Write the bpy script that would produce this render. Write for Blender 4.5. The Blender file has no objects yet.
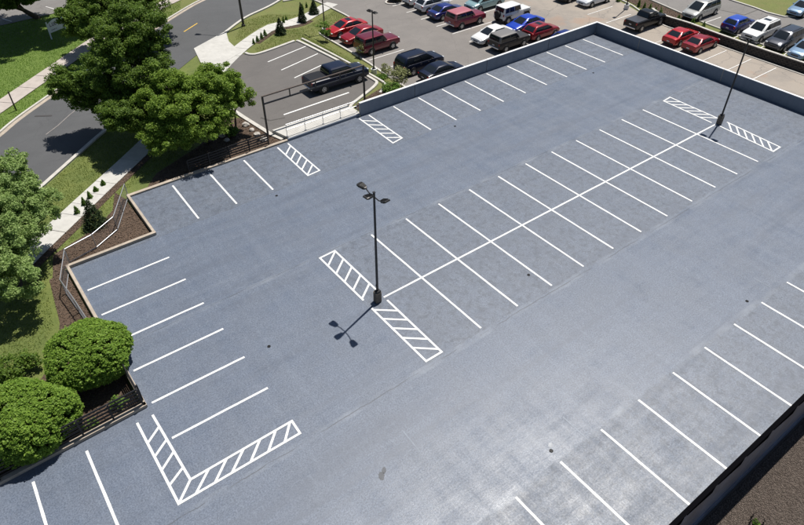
import bpy, bmesh, math, random
import numpy as np
from mathutils import Vector, Matrix
R = math.radians
random.seed(7); rng = np.random.default_rng(7)
scn = bpy.context.scene
col = scn.collection

# ---------------------------------------------------------------- camera
CAM_C = np.array([-17.5990788559149, -21.1123202390022, 24.839924575374525])
_rv = np.array([2.184471920945744, -0.7388305392628892, 0.3394413638226804]); FPX = 638.81
def _rot(r):
    t = np.linalg.norm(r); k = r/t
    K = np.array([[0,-k[2],k[1]],[k[2],0,-k[0]],[-k[1],k[0],0]])
    return np.eye(3)+math.sin(t)*K+(1-math.cos(t))*K@K
CR = _rot(_rv)
cd = bpy.data.cameras.new('camera'); cam = bpy.data.objects.new('camera', cd); col.objects.link(cam)
cd.sensor_fit = 'HORIZONTAL'; cd.sensor_width = 36; cd.lens = FPX/804*36; cd.clip_end = 2000; cd.clip_start = .1
M3 = np.c_[CR[0], -CR[1], -CR[2]]
cam.matrix_world = Matrix([list(M3[i])+[CAM_C[i]] for i in range(3)]+[[0,0,0,1]])
scn.camera = cam

# ---------------------------------------------------------------- light
SUN_AZ = math.atan2(.85, 2.75); SUN_EL = R(68)
sdir = Vector((math.cos(SUN_AZ)*math.cos(SUN_EL), math.sin(SUN_AZ)*math.cos(SUN_EL), math.sin(SUN_EL)))
world = bpy.data.worlds.new('World'); scn.world = world; world.use_nodes = True
wn = world.node_tree; bg = wn.nodes['Background']
sky = wn.nodes.new('ShaderNodeTexSky'); sky.sky_type = 'NISHITA'; sky.sun_disc = False
sky.sun_elevation = SUN_EL; sky.sun_rotation = math.pi/2-SUN_AZ; sky.air_density = 1; sky.dust_density = .6
wn.links.new(sky.outputs[0], bg.inputs[0]); bg.inputs[1].default_value = .055
sl = bpy.data.lights.new('sun', 'SUN'); sl.energy = 5.0; sl.angle = R(.53); sl.color = (1, .955, .89)
so = bpy.data.objects.new('sun', sl); col.objects.link(so); so.rotation_euler = sdir.to_track_quat('Z', 'Y').to_euler()
so.location = (0, 0, 60)
scn.view_settings.view_transform = 'Standard'; scn.view_settings.look = 'None'
scn.view_settings.exposure = .24; scn.view_settings.gamma = 1; scn.view_settings.use_curve_mapping = False
scn.render.engine = 'CYCLES'

# ---------------------------------------------------------------- terrain height and pixel lookup
def ss(a, b, x):
    t = min(1, max(0, (x-a)/(b-a))); return t*t*(3-2*t)
WALLX = 50.8
def H(x, y):
    hw = -.12-.02*max(0, min(y, 60)-20)
    if x < -17: hw -= .05*min(12, -17-x)
    k = max(0, y-36)
    t = ss(13-.25*k, 16.6+.3*k, x)
    b = hw*(1-t)-1.8*t
    b -= .6*ss(37, 42, x)*ss(26, 17, y)
    w = .1+3*ss(19.5, 23, y)
    u = ss(WALLX+.3, WALLX+.3+w, x)
    b = b*(1-u)-1.7*u
    g = ss(-17.75, -17.95, y)*ss(60, 50, x)
    return b*(1-g)-3.4*g
def ray(u, v): return np.array([(u-402)/FPX, (v-262.5)/FPX, 1])@CR
def un(u, v, z=0):
    d = ray(u, v); return CAM_C+(z-CAM_C[2])/d[2]*d
def pt(u, v, dz=0):
    z = -1.
    for _ in range(40):
        q = un(u, v, z); z = .5*z+.5*(H(q[0], q[1])+dz)
    return (q[0], q[1])
def ptz(l): return [pt(*a) for a in l]

# ---------------------------------------------------------------- materials
MATS = {}
def mat(name, c, rough=.8, var=.0, scale=4., bump=0., bscale=60., spec=.5, metal=0., coat=0., c2=None, detail=5.):
    if name in MATS: return MATS[name]
    m = bpy.data.materials.new(name); m.use_nodes = True; nt = m.node_tree; b = nt.nodes['Principled BSDF']
    b.inputs['Roughness'].default_value = rough; b.inputs['Metallic'].default_value = metal
    b.inputs['Specular IOR Level'].default_value = spec; b.inputs['Coat Weight'].default_value = coat
    b.inputs['Base Color'].default_value = (*c, 1)
    if var or c2 or bump:
        g = nt.nodes.new('ShaderNodeNewGeometry')
    if var or c2:
        n = nt.nodes.new('ShaderNodeTexNoise'); n.inputs['Scale'].default_value = scale; n.inputs['Detail'].default_value = detail
        n.inputs['Roughness'].default_value = .65
        nt.links.new(g.outputs['Position'], n.inputs['Vector'])
        r = nt.nodes.new('ShaderNodeValToRGB')
        a = c if c2 else tuple(x*(1-var) for x in c); d = c2 if c2 else tuple(min(1, x*(1+var)) for x in c)
        r.color_ramp.elements[0].position = .3; r.color_ramp.elements[1].position = .7
        r.color_ramp.elements[0].color = (*a, 1); r.color_ramp.elements[1].color = (*d, 1)
        nt.links.new(n.outputs[0], r.inputs[0]); nt.links.new(r.outputs[0], b.inputs['Base Color'])
    if bump:
        n2 = nt.nodes.new('ShaderNodeTexNoise'); n2.inputs['Scale'].default_value = bscale; n2.inputs['Detail'].default_value = 3
        nt.links.new(g.outputs['Position'], n2.inputs['Vector'])
        bp = nt.nodes.new('ShaderNodeBump'); bp.inputs['Strength'].default_value = bump; bp.inputs['Distance'].default_value = .02
        nt.links.new(n2.outputs[0], bp.inputs['Height']); nt.links.new(bp.outputs[0], b.inputs['Normal'])
    MATS[name] = m
    return m

class NT:
    """tiny node-graph helper for the surfaces that need more than one noise"""
    def __init__(s, name):
        s.m = bpy.data.materials.new(name); s.m.use_nodes = True; s.t = s.m.node_tree; s.b = s.t.nodes['Principled BSDF']
        s.pos = s.n('ShaderNodeNewGeometry').outputs['Position']; MATS[name] = s.m
    def n(s, k): return s.t.nodes.new(k)
    def l(s, a, b):
        if isinstance(a, (int, float)): b.default_value = a
        elif isinstance(a, tuple): b.default_value = (*a, 1)
        else: s.t.links.new(a, b)
    def noise(s, scale, detail=4, rough=.6, stretch=None, vec=None):
        n = s.n('ShaderNodeTexNoise'); n.inputs['Scale'].default_value = scale; n.inputs['Detail'].default_value = detail; n.inputs['Roughness'].default_value = rough
        v = vec or s.pos
        if stretch:
            mp = s.n('ShaderNodeMapping'); mp.inputs['Scale'].default_value = stretch; s.l(v, mp.inputs[0]); v = mp.outputs[0]
        s.l(v, n.inputs['Vector']); return n.outputs[0]
    def ramp(s, f, a, b, p0=0., p1=1.):
        r = s.n('ShaderNodeValToRGB'); e = r.color_ramp.elements; e[0].position = p0; e[1].position = p1
        e[0].color = (*a, 1) if isinstance(a, tuple) else (a, a, a, 1); e[1].color = (*b, 1) if isinstance(b, tuple) else (b, b, b, 1)
        s.l(f, r.inputs[0]); return r.outputs[0]
    def mix(s, f, a, b, mode='MIX'):
        x = s.n('ShaderNodeMix'); x.data_type = 'RGBA'; x.blend_type = mode
        s.l(f, x.inputs[0]); s.l(a, x.inputs[6]); s.l(b, x.inputs[7]); return x.outputs[2]
    def math(s, op, a, b=0.):
        x = s.n('ShaderNodeMath'); x.operation = op; s.l(a, x.inputs[0]); s.l(b, x.inputs[1]); return x.outputs[0]
    def sep(s):
        x = s.n('ShaderNodeSeparateXYZ'); s.l(s.pos, x.inputs[0]); return x.outputs
    def band(s, v, lo, hi, soft=.05):
        a = s.n('ShaderNodeMapRange'); s.l(v, a.inputs[0]); a.inputs[1].default_value = lo-soft; a.inputs[2].default_value = lo+soft
        b = s.n('ShaderNodeMapRange'); s.l(v, b.inputs[0]); b.inputs[1].default_value = hi-soft; b.inputs[2].default_value = hi+soft
        return s.math('SUBTRACT', a.outputs[0], b.outputs[0])
    def bump(s, h, strength, dist=.02):
        b = s.n('ShaderNodeBump'); b.inputs['Strength'].default_value = strength; b.inputs['Distance'].default_value = dist
        s.l(h, b.inputs['Height']); s.l(b.outputs[0], s.b.inputs['Normal'])

def deck_material():
    k = NT('deck_coating'); x, y, z = k.sep()
    # rolled blue-grey sealer; the stall bays carry a coarser, greyer coat than the drive aisles
    wob = k.math('ADD', y, k.math('MULTIPLY', k.math('SUBTRACT', k.noise(.9, 3), .5), .25))
    bays = k.math('ADD', k.math('ADD', k.band(wob, -5.25, 5.25), k.band(wob, 12.9, 19)), k.band(wob, -19, -12.95))
    wobx = k.math('ADD', x, k.math('MULTIPLY', k.math('SUBTRACT', k.noise(.8, 3), .5), .25))
    xin = k.band(wobx, -3.9, 60)
    bays = k.math('MULTIPLY', bays, k.math('MAXIMUM', xin, k.math('SUBTRACT', 1., k.band(wob, -5.25, 5.25))))
    base = k.mix(bays, (.099, .124, .172), (.102, .123, .162))
    blot = k.noise(.35, 5, .6); base = k.mix(k.ramp(blot, 0., .5, .42, .62), base, (.098, .114, .144))
    blot2 = k.noise(1.3, 6, .7); base = k.mix(k.math('MULTIPLY', bays, k.ramp(blot2, 0., .6, .45, .6)), base, (.098, .111, .134))
    streak = k.noise(1., 5, .6, (1., .06, 1)); base = k.mix(k.ramp(streak, 0., .4, .52, .66), base, (.140, .168, .218))
    streak2 = k.noise(1.4, 5, .6, (.05, 1., 1)); base = k.mix(k.ramp(streak2, 0., .35, .53, .66), base, (.135, .160, .205))
    grain = k.noise(14, 3, .8); base = k.mix(.38, base, k.ramp(grain, (.022, .028, .042), (.205, .240, .300), .38, .62))
    tyre = k.noise(.8, 5, .6, (.04, 1., 1)); base = k.mix(k.ramp(tyre, 0., .45, .52, .62), base, (.088, .104, .136))
    spots = k.noise(2.6, 6, .75); base = k.mix(k.math('MULTIPLY', k.math('ADD', k.math('MULTIPLY', bays, .75), .25), k.ramp(spots, 0., .62, .50, .60)), base, (.062, .074, .096))
    mott = k.noise(1.1, 7, .78); base = k.mix(k.math('MULTIPLY', k.math('ADD', k.math('MULTIPLY', bays, .7), .3), k.ramp(mott, 0., .36, .50, .62)), base, (.070, .084, .110))
    pale = k.noise(5.5, 5, .7, (1., .5, 1)); base = k.mix(k.ramp(pale, 0., .42, .55, .68), base, (.175, .205, .255))
    seams = k.math('ADD', k.math('ADD', k.band(wob, 5.1, 5.4, .05), k.band(wob, -5.6, -5.2, .05)), k.band(wob, -13.1, -12.75, .05))
    base = k.mix(k.math('MULTIPLY', seams, k.ramp(k.noise(.6, 4), 0., .45, .4, .7)), base, (.22, .245, .28))
    crack = k.math('ADD', k.math('ADD', k.band(wob, 5.28, 5.32, .012), k.band(wob, -5.42, -5.37, .012)), k.band(wob, 12.9, 12.93, .012))
    base = k.mix(k.math('MULTIPLY', crack, k.ramp(k.noise(.45, 4), 0., .75, .4, .55)), base, (.05, .056, .066))
    k.l(base, k.b.inputs['Base Color'])
    rr = k.math('ADD', k.math('MULTIPLY', k.noise(.5, 5), .26), .22)
    rr = k.math('ADD', rr, k.math('MULTIPLY', k.ramp(k.noise(1.7, 6, .75, (.16, 1., 1)), 0., 1., .36, .64), .12)); rr = k.math('ADD', rr, k.math('MULTIPLY', k.ramp(k.noise(1.7, 6, .75, (1., .14, 1)), 0., 1., .36, .64), .10))
    rr = k.math('ADD', rr, k.math('MULTIPLY', bays, .06)); rr = k.math('ADD', rr, k.math('MULTIPLY', k.math('SUBTRACT', k.noise(12, 3, .7), .5), .36))
    k.l(rr, k.b.inputs['Roughness']); k.b.inputs['Specular IOR Level'].default_value = .58
    k.bump(k.math('ADD', k.noise(24, 3, .7), k.math('MULTIPLY', k.noise(3, 3), .5)), .26, .016)
    return k.m
def lot_material(name, a, b, dark, tan=None):
    k = NT(name); base = k.mix(k.ramp(k.noise(.4, 6, .65), 0., 1., .35, .7), a, b)
    base = k.mix(k.ramp(k.noise(.5, 6, .7, (.12, 1., 1)), 0., .5, .5, .75), base, dark)
    if tan:
        x, y, z = k.sep(); mr = k.n('ShaderNodeMapRange'); k.l(x, mr.inputs[0]); mr.inputs[1].default_value = 30; mr.inputs[2].default_value = 46
        f = k.math('MULTIPLY', mr.outputs[0], k.ramp(k.noise(.3, 5), .5, 1., .35, .55)); base = k.mix(f, base, tan)
        rust = k.math('MULTIPLY', mr.outputs[0], k.ramp(k.noise(.22, 5, .55), 0., .6, .58, .66)); base = k.mix(rust, base, (.36, .21, .13))
    cr = k.n('ShaderNodeTexVoronoi'); cr.feature = 'DISTANCE_TO_EDGE'; cr.inputs['Scale'].default_value = .22
    dn = k.n('ShaderNodeVectorMath'); dn.operation = 'ADD'; k.l(k.pos, dn.inputs[0])
    nz = k.n('ShaderNodeTexNoise'); nz.inputs['Scale'].default_value = 1.2; nz.inputs['Detail'].default_value = 5; k.l(k.pos, nz.inputs['Vector'])
    k.l(nz.outputs['Color'], dn.inputs[1]); k.l(dn.outputs[0], cr.inputs['Vector'])
    base = k.mix(k.ramp(cr.outputs[0], .55, 0., .004, .012), base, dark)
    base = k.mix(.25, base, k.ramp(k.noise(30, 2), tuple(c*.5 for c in a), tuple(min(1, c*1.6) for c in b), .3, .7))
    k.l(base, k.b.inputs['Base Color']); k.b.inputs['Roughness'].default_value = .85; k.bump(k.noise(40, 3), .4); return k.m
def grass_material():
    k = NT('grass_sheet'); x, y, z = k.sep()
    base = k.ramp(k.noise(.5, 6, .7), (.080, .120, .020), (.18, .205, .045), .35, .7)
    mr = k.n('ShaderNodeMapRange'); k.l(x, mr.inputs[0]); mr.inputs[1].default_value = 2; mr.inputs[2].default_value = 9
    base = k.mix(k.math('MULTIPLY', mr.outputs[0], k.ramp(k.noise(.8, 5), .2, .9, .35, .65)), base, (.17, .16, .05))
    nr = k.n('ShaderNodeMapRange'); k.l(y, nr.inputs[0]); nr.inputs[1].default_value = 30; nr.inputs[2].default_value = 37
    nx = k.n('ShaderNodeMapRange'); k.l(x, nx.inputs[0]); nx.inputs[1].default_value = 1; nx.inputs[2].default_value = -1
    base = k.mix(k.math('MULTIPLY', k.math('MULTIPLY', nr.outputs[0], nx.outputs[0]), .75), base, k.ramp(k.noise(1., 5, .7, (1., .3, 1)), (.085, .18, .014), (.14, .25, .026), .35, .7))
    base = k.mix(.4, base, k.ramp(k.noise(18, 3), (.015, .03, .005), (.22, .25, .07), .3, .75))
    k.l(base, k.b.inputs['Base Color']); k.b.inputs['Roughness'].default_value = .9; k.bump(k.noise(25, 4), .8, .05); return k.m
def leaf_material(name, a, b, trans=.45):
    m = bpy.data.materials.new(name); m.use_nodes = True; t = m.node_tree; p = t.nodes['Principled BSDF']; MATS[name] = m
    g = t.nodes.new('ShaderNodeNewGeometry'); r = t.nodes.new('ShaderNodeValToRGB')
    r.color_ramp.elements[0].color = (*a, 1); r.color_ramp.elements[1].color = (*b, 1)
    t.links.new(g.outputs['Random Per Island'], r.inputs[0]); t.links.new(r.outputs[0], p.inputs['Base Color'])
    p.inputs['Roughness'].default_value = .55; p.inputs['Specular IOR Level'].default_value = .22
    tr = t.nodes.new('ShaderNodeBsdfTranslucent'); t.links.new(r.outputs[0], tr.inputs[0])
    mx = t.nodes.new('ShaderNodeMixShader'); mx.inputs[0].default_value = trans
    t.links.new(p.outputs[0], mx.inputs[1]); t.links.new(tr.outputs[0], mx.inputs[2]); t.links.new(mx.outputs[0], t.nodes['Material Output'].inputs[0])
    return m

M_deck = deck_material()
M_paint = mat('white_line_paint', (.70, .70, .68), .6, .14, 6, .2, 40)
M_paintold = mat('worn_line_paint', (.50, .49, .47), .75, c2=(.72, .71, .69), scale=3)
M_yellow = mat('yellow_line_paint', (.62, .40, .06), .7, .2, 3)
M_navy2 = mat('dark_slate_wall_paint', (.105, .145, .225), .3, .35, .8, .2, 8)
def wall_material():
    k = NT('slate_wall_paint'); base = k.mix(k.ramp(k.noise(1.6, 6, .7, (1., 1., .12)), 0., .5, .45, .75), (.165, .190, .232), (.115, .134, .168))
    base = k.mix(k.ramp(k.noise(3.5, 6, .7, (1., 1., .08)), 0., .35, .58, .72), base, (.23, .25, .28)); k.l(base, k.b.inputs['Base Color']); k.b.inputs['Roughness'].default_value = .55
    k.bump(k.noise(14, 4), .25); return k.m
M_navy = wall_material()
M_coping = mat('coping_concrete', (.66, .66, .66), .7, .12, 3)
M_blackmetal = mat('black_metal', (.012, .012, .014), .45, spec=.4)
M_bronze = mat('bronze_pole_metal', (.018, .017, .018), .4, .2, 2)
M_blackcap = mat('black_flashing', (.004, .004, .005), 1., spec=.0)
M_steel = mat('galvanised_steel', (.42, .43, .45), .4, metal=.7)
M_concrete = mat('sidewalk_concrete', (.46, .45, .42), .85, .12, 1.5, .2, 30)
M_concrete2 = mat('pinkish_sidewalk_concrete', (.40, .355, .32), .85, .12, 1.5, .2, 30)
M_kerb = mat('kerb_concrete', (.47, .45, .41), .85, .15, 2, .2, 25)
M_tankerb = mat('tan_kerb_concrete', (.37, .315, .255), .85, .2, 2, .3, 20)
M_baseconc = mat('weathered_base_concrete', (.12, .10, .082), .8, .35, 6, .4, 25)
M_lot = lot_material('grey_lot_asphalt', (.098, .091, .086), (.125, .116, .109), (.078, .072, .068))
M_farlot = lot_material('aged_lot_asphalt', (.150, .139, .130), (.190, .175, .162), (.115, .106, .098), (.33, .285, .235))
M_upper = lot_material('upper_lot_asphalt', (.150, .142, .134), (.185, .175, .166), (.085, .080, .075))
M_road = lot_material('road_asphalt', (.066, .068, .071), (.083, .085, .088), (.054, .055, .058))
M_grass = grass_material()
M_mulch = mat('bark_mulch', (.046, .029, .019), .95, c2=(.125, .082, .055), scale=9, bump=.8, bscale=30, detail=6)
M_gravel = mat('brown_gravel', (.052, .040, .033), .95, c2=(.100, .080, .066), scale=22, bump=1., bscale=30)
M_bark = mat('tree_bark', (.055, .042, .032), .9, .4, 8, .6, 20)
M_stone = mat('pale_boulder_stone', (.42, .39, .35), .85, .25, 4, .5, 12)
M_block = mat('dark_retaining_block', (.050, .044, .040), .9, .35, 5, .5, 20)
M_glass = mat('car_glass', (.012, .016, .02), .06, spec=.6)
M_tyre = mat('tyre_rubber', (.012, .012, .012), .8)
M_rim = mat('alloy_rim', (.45, .46, .47), .35, metal=.8)
M_trim = mat('black_trim', (.014, .014, .015), .6)
M_chrome = mat('chrome_trim', (.6, .6, .6), .2, metal=.9)
M_lampl = mat('headlight_lens', (.55, .58, .6), .12)
M_lampr = mat('taillight_lens', (.30, .012, .012), .2)
M_plate = mat('licence_plate', (.55, .56, .58), .5)
M_hole = mat('drain_black', (.004, .004, .004), .9)
M_stain = mat('oil_stain', (.050, .056, .068), .5, .3, 4)
M_signw = mat('sign_white', (.62, .66, .72), .5, .1, 3)
M_signink = mat('sign_ink', (.06, .05, .12), .6)
M_lampglass = mat('lamp_lens', (.5, .5, .5), .2)
M_leafA = leaf_material('maple_leaf', (.100, .185, .022), (.290, .410, .066))
M_leafB = leaf_material('dark_maple_leaf', (.060, .122, .016), (.180, .270, .044), .45)
M_leafE = leaf_material('grey_green_leaf', (.135, .225, .050), (.380, .500, .180))
M_leafF = leaf_material('shrub_leaf', (.120, .225, .028), (.310, .460, .075), .5)
M_leafS = leaf_material('spruce_needle', (.016, .034, .012), (.045, .070, .024), .1)
M_leafY = leaf_material('olive_leaf', (.16, .18, .07), (.36, .38, .18))
M_leafG = leaf_material('bright_shrub_leaf', (.075, .16, .024), (.18, .30, .05))
M_blade = leaf_material('grass_blade', (.095, .15, .018), (.225, .275, .055), .45)
M_chip = mat('mulch_chip', (.045, .03, .02), .9, c2=(.17, .12, .085), scale=14)

# ---------------------------------------------------------------- mesh helpers
def link(o, parent=None):
    col.objects.link(o)
    if parent is not None: o.parent = parent
    return o
def tag(o, label=None, cat=None, group=None, kind=None):
    if label: o['label'] = label
    if cat: o['category'] = cat
    if group: o['group'] = group
    if kind: o['kind'] = kind
    return o
def empty(name, loc, rz=0):
    o = bpy.data.objects.new(name, None); o.location = loc; o.rotation_euler.z = rz; o.empty_display_size = .3
    return link(o)
class MB:
    def __init__(s): s.v = []; s.f = []
    def add(s, v, f):
        n = len(s.v); s.v += [tuple(a) for a in v]; s.f += [tuple(i+n for i in a) for a in f]; return s
    def box(s, x0, x1, y0, y1, z0, z1):
        v = [(x0,y0,z0),(x1,y0,z0),(x1,y1,z0),(x0,y1,z0),(x0,y0,z1),(x1,y0,z1),(x1,y1,z1),(x0,y1,z1)]
        return s.add(v, [(3,2,1,0),(4,5,6,7),(0,1,5,4),(1,2,6,5),(2,3,7,6),(3,0,4,7)])
    def cbox(s, c, sx, sy, sz, b=0.0):
        """chamfered box"""
        x, y, z = c
        if b <= 0: return s.box(x-sx/2, x+sx/2, y-sy/2, y+sy/2, z-sz/2, z+sz/2)
        ring = []
        for (ix, zz) in ((b, -sz/2), (0, -sz/2+b), (0, sz/2-b), (b, sz/2)):
            hx, hy = sx/2-ix, sy/2-ix; c_ = min(b, hx*.5, hy*.5)
            ring.append([(x+a, y+d, z+zz) for a, d in ((-hx+c_,-hy),(hx-c_,-hy),(hx,-hy+c_),(hx,hy-c_),(hx-c_,hy),(-hx+c_,hy),(-hx,hy-c_),(-hx,-hy+c_))])
        return s.loft(ring, True, True)
    def loft(s, rings, cap0=True, cap1=True):
        n = len(rings[0]); v = [p for r in rings for p in r]; f = []
        for i in range(len(rings)-1):
            for j in range(n):
                k = (j+1) % n; f.append((i*n+j, i*n+k, (i+1)*n+k, (i+1)*n+j))
        if cap0: f.append(tuple(reversed(range(n))))
        if cap1: f.append(tuple(range((len(rings)-1)*n, len(rings)*n)))
        return s.add(v, f)
    def tube(s, pts, rad, n=8, cap=True):
        pts = [Vector(p) for p in pts]; rs = rad if isinstance(rad, (list, tuple)) else [rad]*len(pts); rings = []
        for i, p in enumerate(pts):
            d = (pts[min(i+1, len(pts)-1)]-pts[max(i-1, 0)]).normalized()
            a = d.cross(Vector((0, 0, 1)) if abs(d.z) < .95 else Vector((1, 0, 0))).normalized(); b = d.cross(a)
            rings.append([tuple(p+(a*math.cos(2*math.pi*j/n)+b*math.sin(2*math.pi*j/n))*rs[i]) for j in range(n)])
        return s.loft(rings, cap, cap)
    def bar(s, a, b, w, h):
        """rectangular bar between two points; w across, h along z-ish"""
        a, b = Vector(a), Vector(b); d = (b-a).normalized()
        sd = d.cross(Vector((0, 0, 1)) if abs(d.z) < .95 else Vector((1, 0, 0))).normalized(); u = sd.cross(d)
        return s.loft([[tuple(p+sd*i*w/2+u*j*h/2) for i, j in ((-1,-1),(1,-1),(1,1),(-1,1))] for p in (a, b)])
    def disc_ring(s, c, axis_y, r, w, n=20, r2=None):
        x, y, z = c; r2 = r2 or r; ring = []
        for yy, rr in ((-w/2, r2), (-w/2+.02, r), (w/2-.02, r), (w/2, r2)):
            ring.append([(x+rr*math.cos(2*math.pi*j/n), y+yy, z+rr*math.sin(2*math.pi*j/n)) for j in range(n)])
        return s.loft([list(q) for q in ring])
    def build(s, name, m, parent=None, smooth=False, matrix=None):
        me = bpy.data.meshes.new(name); me.from_pydata(s.v, [], s.f); me.materials.append(m)
        bm = bmesh.new(); bm.from_mesh(me); bmesh.ops.recalc_face_normals(bm, faces=bm.faces); bm.to_mesh(me); bm.free()
        if smooth:
            me.polygons.foreach_set('use_smooth', [True]*len(me.polygons))
        o = bpy.data.objects.new(name, me)
        return link(o, parent)
def smooth_angle(o, deg=40):
    me = o.data; bm = bmesh.new(); bm.from_mesh(me)
    for f in bm.faces: f.smooth = True
    for e in bm.edges:
        if len(e.link_faces) == 2 and e.calc_face_angle() > R(deg): e.smooth = False
    bm.to_mesh(me); bm.free(); return o
def copy_tree(o, parent=None):
    c = o.copy(); link(c, parent)
    for ch in list(o.children): copy_tree(ch, c)
    return c
def drape(name, poly, m, dz, step=1., kind='structure', flat=None, parent=None, skirt=0.):
    """flat polygon cut into a grid and laid on the terrain at height dz"""
    bm = bmesh.new(); bm.faces.new([bm.verts.new((x, y, 0)) for x, y in poly])
    bmesh.ops.triangulate(bm, faces=bm.faces[:])
    xs = [p[0] for p in poly]; ys = [p[1] for p in poly]
    if flat is None:
        for ax, lo, hi in ((0, min(xs), max(xs)), (1, min(ys), max(ys))):
            k = math.ceil(lo/step)*step
            while k < hi:
                no = (1, 0, 0) if ax == 0 else (0, 1, 0); co = (k, 0, 0) if ax == 0 else (0, k, 0)
                bmesh.ops.bisect_plane(bm, geom=bm.verts[:]+bm.edges[:]+bm.faces[:], plane_co=co, plane_no=no); k += step
    if skirt:
        top = bm.faces[:]; ret = bmesh.ops.extrude_face_region(bm, geom=top)
        low = {v for v in ret['geom'] if isinstance(v, bmesh.types.BMVert)}
    else: low = set()
    for v in bm.verts: v.co.z = (flat if flat is not None else H(v.co.x, v.co.y))+dz+(0 if (v in low or not skirt) else -skirt)
    bmesh.ops.recalc_face_normals(bm, faces=bm.faces)
    me = bpy.data.meshes.new(name); bm.to_mesh(me); bm.free()
    if not skirt:
        for p in me.polygons:
            if p.normal.z < 0: p.flip()
    me.materials.append(m)
    o = link(bpy.data.objects.new(name, me), parent)
    if kind and parent is None: o['kind'] = kind
    return o
def resample(pl, step):
    out = []; acc = 0
    for (a, b) in zip(pl[:-1], pl[1:]):
        n = max(1, int(math.hypot(b[0]-a[0], b[1]-a[1])/step))
        for i in range(n): out.append((a[0]+(b[0]-a[0])*i/n, a[1]+(b[1]-a[1])*i/n))
    out.append(pl[-1]); return out
def smoothline(pl, it=2):
    for _ in range(it):
        q = [pl[0]]
        for a, b in zip(pl[:-1], pl[1:]):
            q += [(a[0]*.75+b[0]*.25, a[1]*.75+b[1]*.25), (a[0]*.25+b[0]*.75, a[1]*.25+b[1]*.75)]
        pl = q+[pl[-1]]
    return pl
def offset(pl, d):
    out = []
    for i, p in enumerate(pl):
        a = pl[max(i-1, 0)]; b = pl[min(i+1, len(pl)-1)]; t = Vector((b[0]-a[0], b[1]-a[1])).normalized()
        out.append((p[0]-t.y*d, p[1]+t.x*d))
    return out
def kerb(name, pl, w, h, m, low=.1, base=None, kind='structure', ch=.02):
    """kerb swept along a ground polyline (w to its left), with a chamfered top edge"""
    pl = resample(pl, .8); rings = []
    ls = [offset(pl, k) for k in (0, 0, ch, w-ch, w, w)]
    for i in range(len(pl)):
        r = []
        for j, dz in enumerate((-low, h-ch, h, h, h-ch, -low)):
            x, y = ls[j][i]; zb = base if base is not None else H(*pl[i]); r.append((x, y, zb+dz))
        rings.append(r)
    o = MB().loft(rings).build(name, m); o['kind'] = kind; return o

# ---------------------------------------------------------------- ground sheet
def build_ground():
    xs = sorted(set([-220, -120, -70, -45]+list(np.arange(-34, 70, 1.))+[WALLX+.29, WALLX+.41, 50.4, 51.6, 75, 90, 130, 220]))
    ys = sorted(set([-220, -120, -60, -40, -30, -24, -20]+[-18.2, -17.95, -17.85, -17.75]+list(np.arange(-17, 70, 1.))+[80, 100, 140, 220]))
    deck = lambda x, y: (-31 < x < 36.8 and -17.3 < y < .2) or (-15.5 < x < 36.8 and 0 <= y < 12.9) or (-10.2 < x < 36.8 and 12 <= y < 17.9)
    v = []; f = []
    for y in ys:
        for x in xs: v.append((x, y, -3.0 if deck(x, y) else H(x, y)))
    n = len(xs)
    for j in range(len(ys)-1):
        for i in range(n-1): f.append((j*n+i, j*n+i+1, (j+1)*n+i+1, (j+1)*n+i))
    o = MB().add(v, f).build('ground', M_grass, smooth=False); o['kind'] = 'structure'
build_ground()

# ---------------------------------------------------------------- the parking deck
DECK = [(-32,-17.8),(37.3,-17.8),(37.3,18.25),(-10.6,18.25),(-10.7,13.2),(-15.95,13.2),(-15.95,.75),(-32,.35)]
mb = MB(); mb.loft([[(x, y, -6) for x, y in DECK], [(x, y, 0) for x, y in DECK]])
deck = mb.build('parking_deck', M_deck); deck['kind'] = 'structure'
ZL = .006
def line(a, b, w=.118, name='stall_line', m=None, parent=deck, z=ZL):
    a, b = Vector((*a[:2], 0)), Vector((*b[:2], 0)); d = (b-a).normalized(); s = Vector((-d.y, d.x, 0))*w/2
    L = (b-a).length; n = max(1, int(L/.5)); l_ = []; r_ = []
    for i in range(n+1):
        p = a+(b-a)*i/n; j = random.uniform(-.006, .006); k = random.uniform(-.006, .006)
        l_.append((p.x+s.x*(1+j/w*2), p.y+s.y*(1+j/w*2), z)); r_.append((p.x-s.x*(1+k/w*2), p.y-s.y*(1+k/w*2), z))
    v = l_+r_; f = [(i, i+1, n+1+i+1, n+1+i) for i in range(n)]
    o = MB().add(v, f).build(name, m or M_paint, parent)
    for p in o.data.polygons:
        if p.normal.z < 0: p.flip()
    return o
S = 2.74
for i in range(11): line((i*S, -5.04), (i*S, 5.04))
line((-2.72, 0), (30.05, 0), name='bay_centre_line', z=ZL+.003)
for k in range(10): line((11.4+2.633*k, 13.05), (11.4+2.633*k, 17.95))
for x in (-7.82, -5.13, -2.4): line((x+.06, 17.85), (x-.08, 13.2))
for k in range(6): line((-15.72, 10.63-2.445*k), (-10.92, 10.63-2.445*k-(0.02*k)))
for k in range(12): line((-5.43+2.735*k, -13.05), (-5.43+2.735*k, -17.68))
for u0, v0, u1, v1 in ((86.5, 451, 118, 526), (33, 482, 46.5, 526)):
    a, b = un(u0, v0), un(u1, v1); b = b+(b-a)*.25; line(a, b, .12)
HZ = [-.0015]
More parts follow.
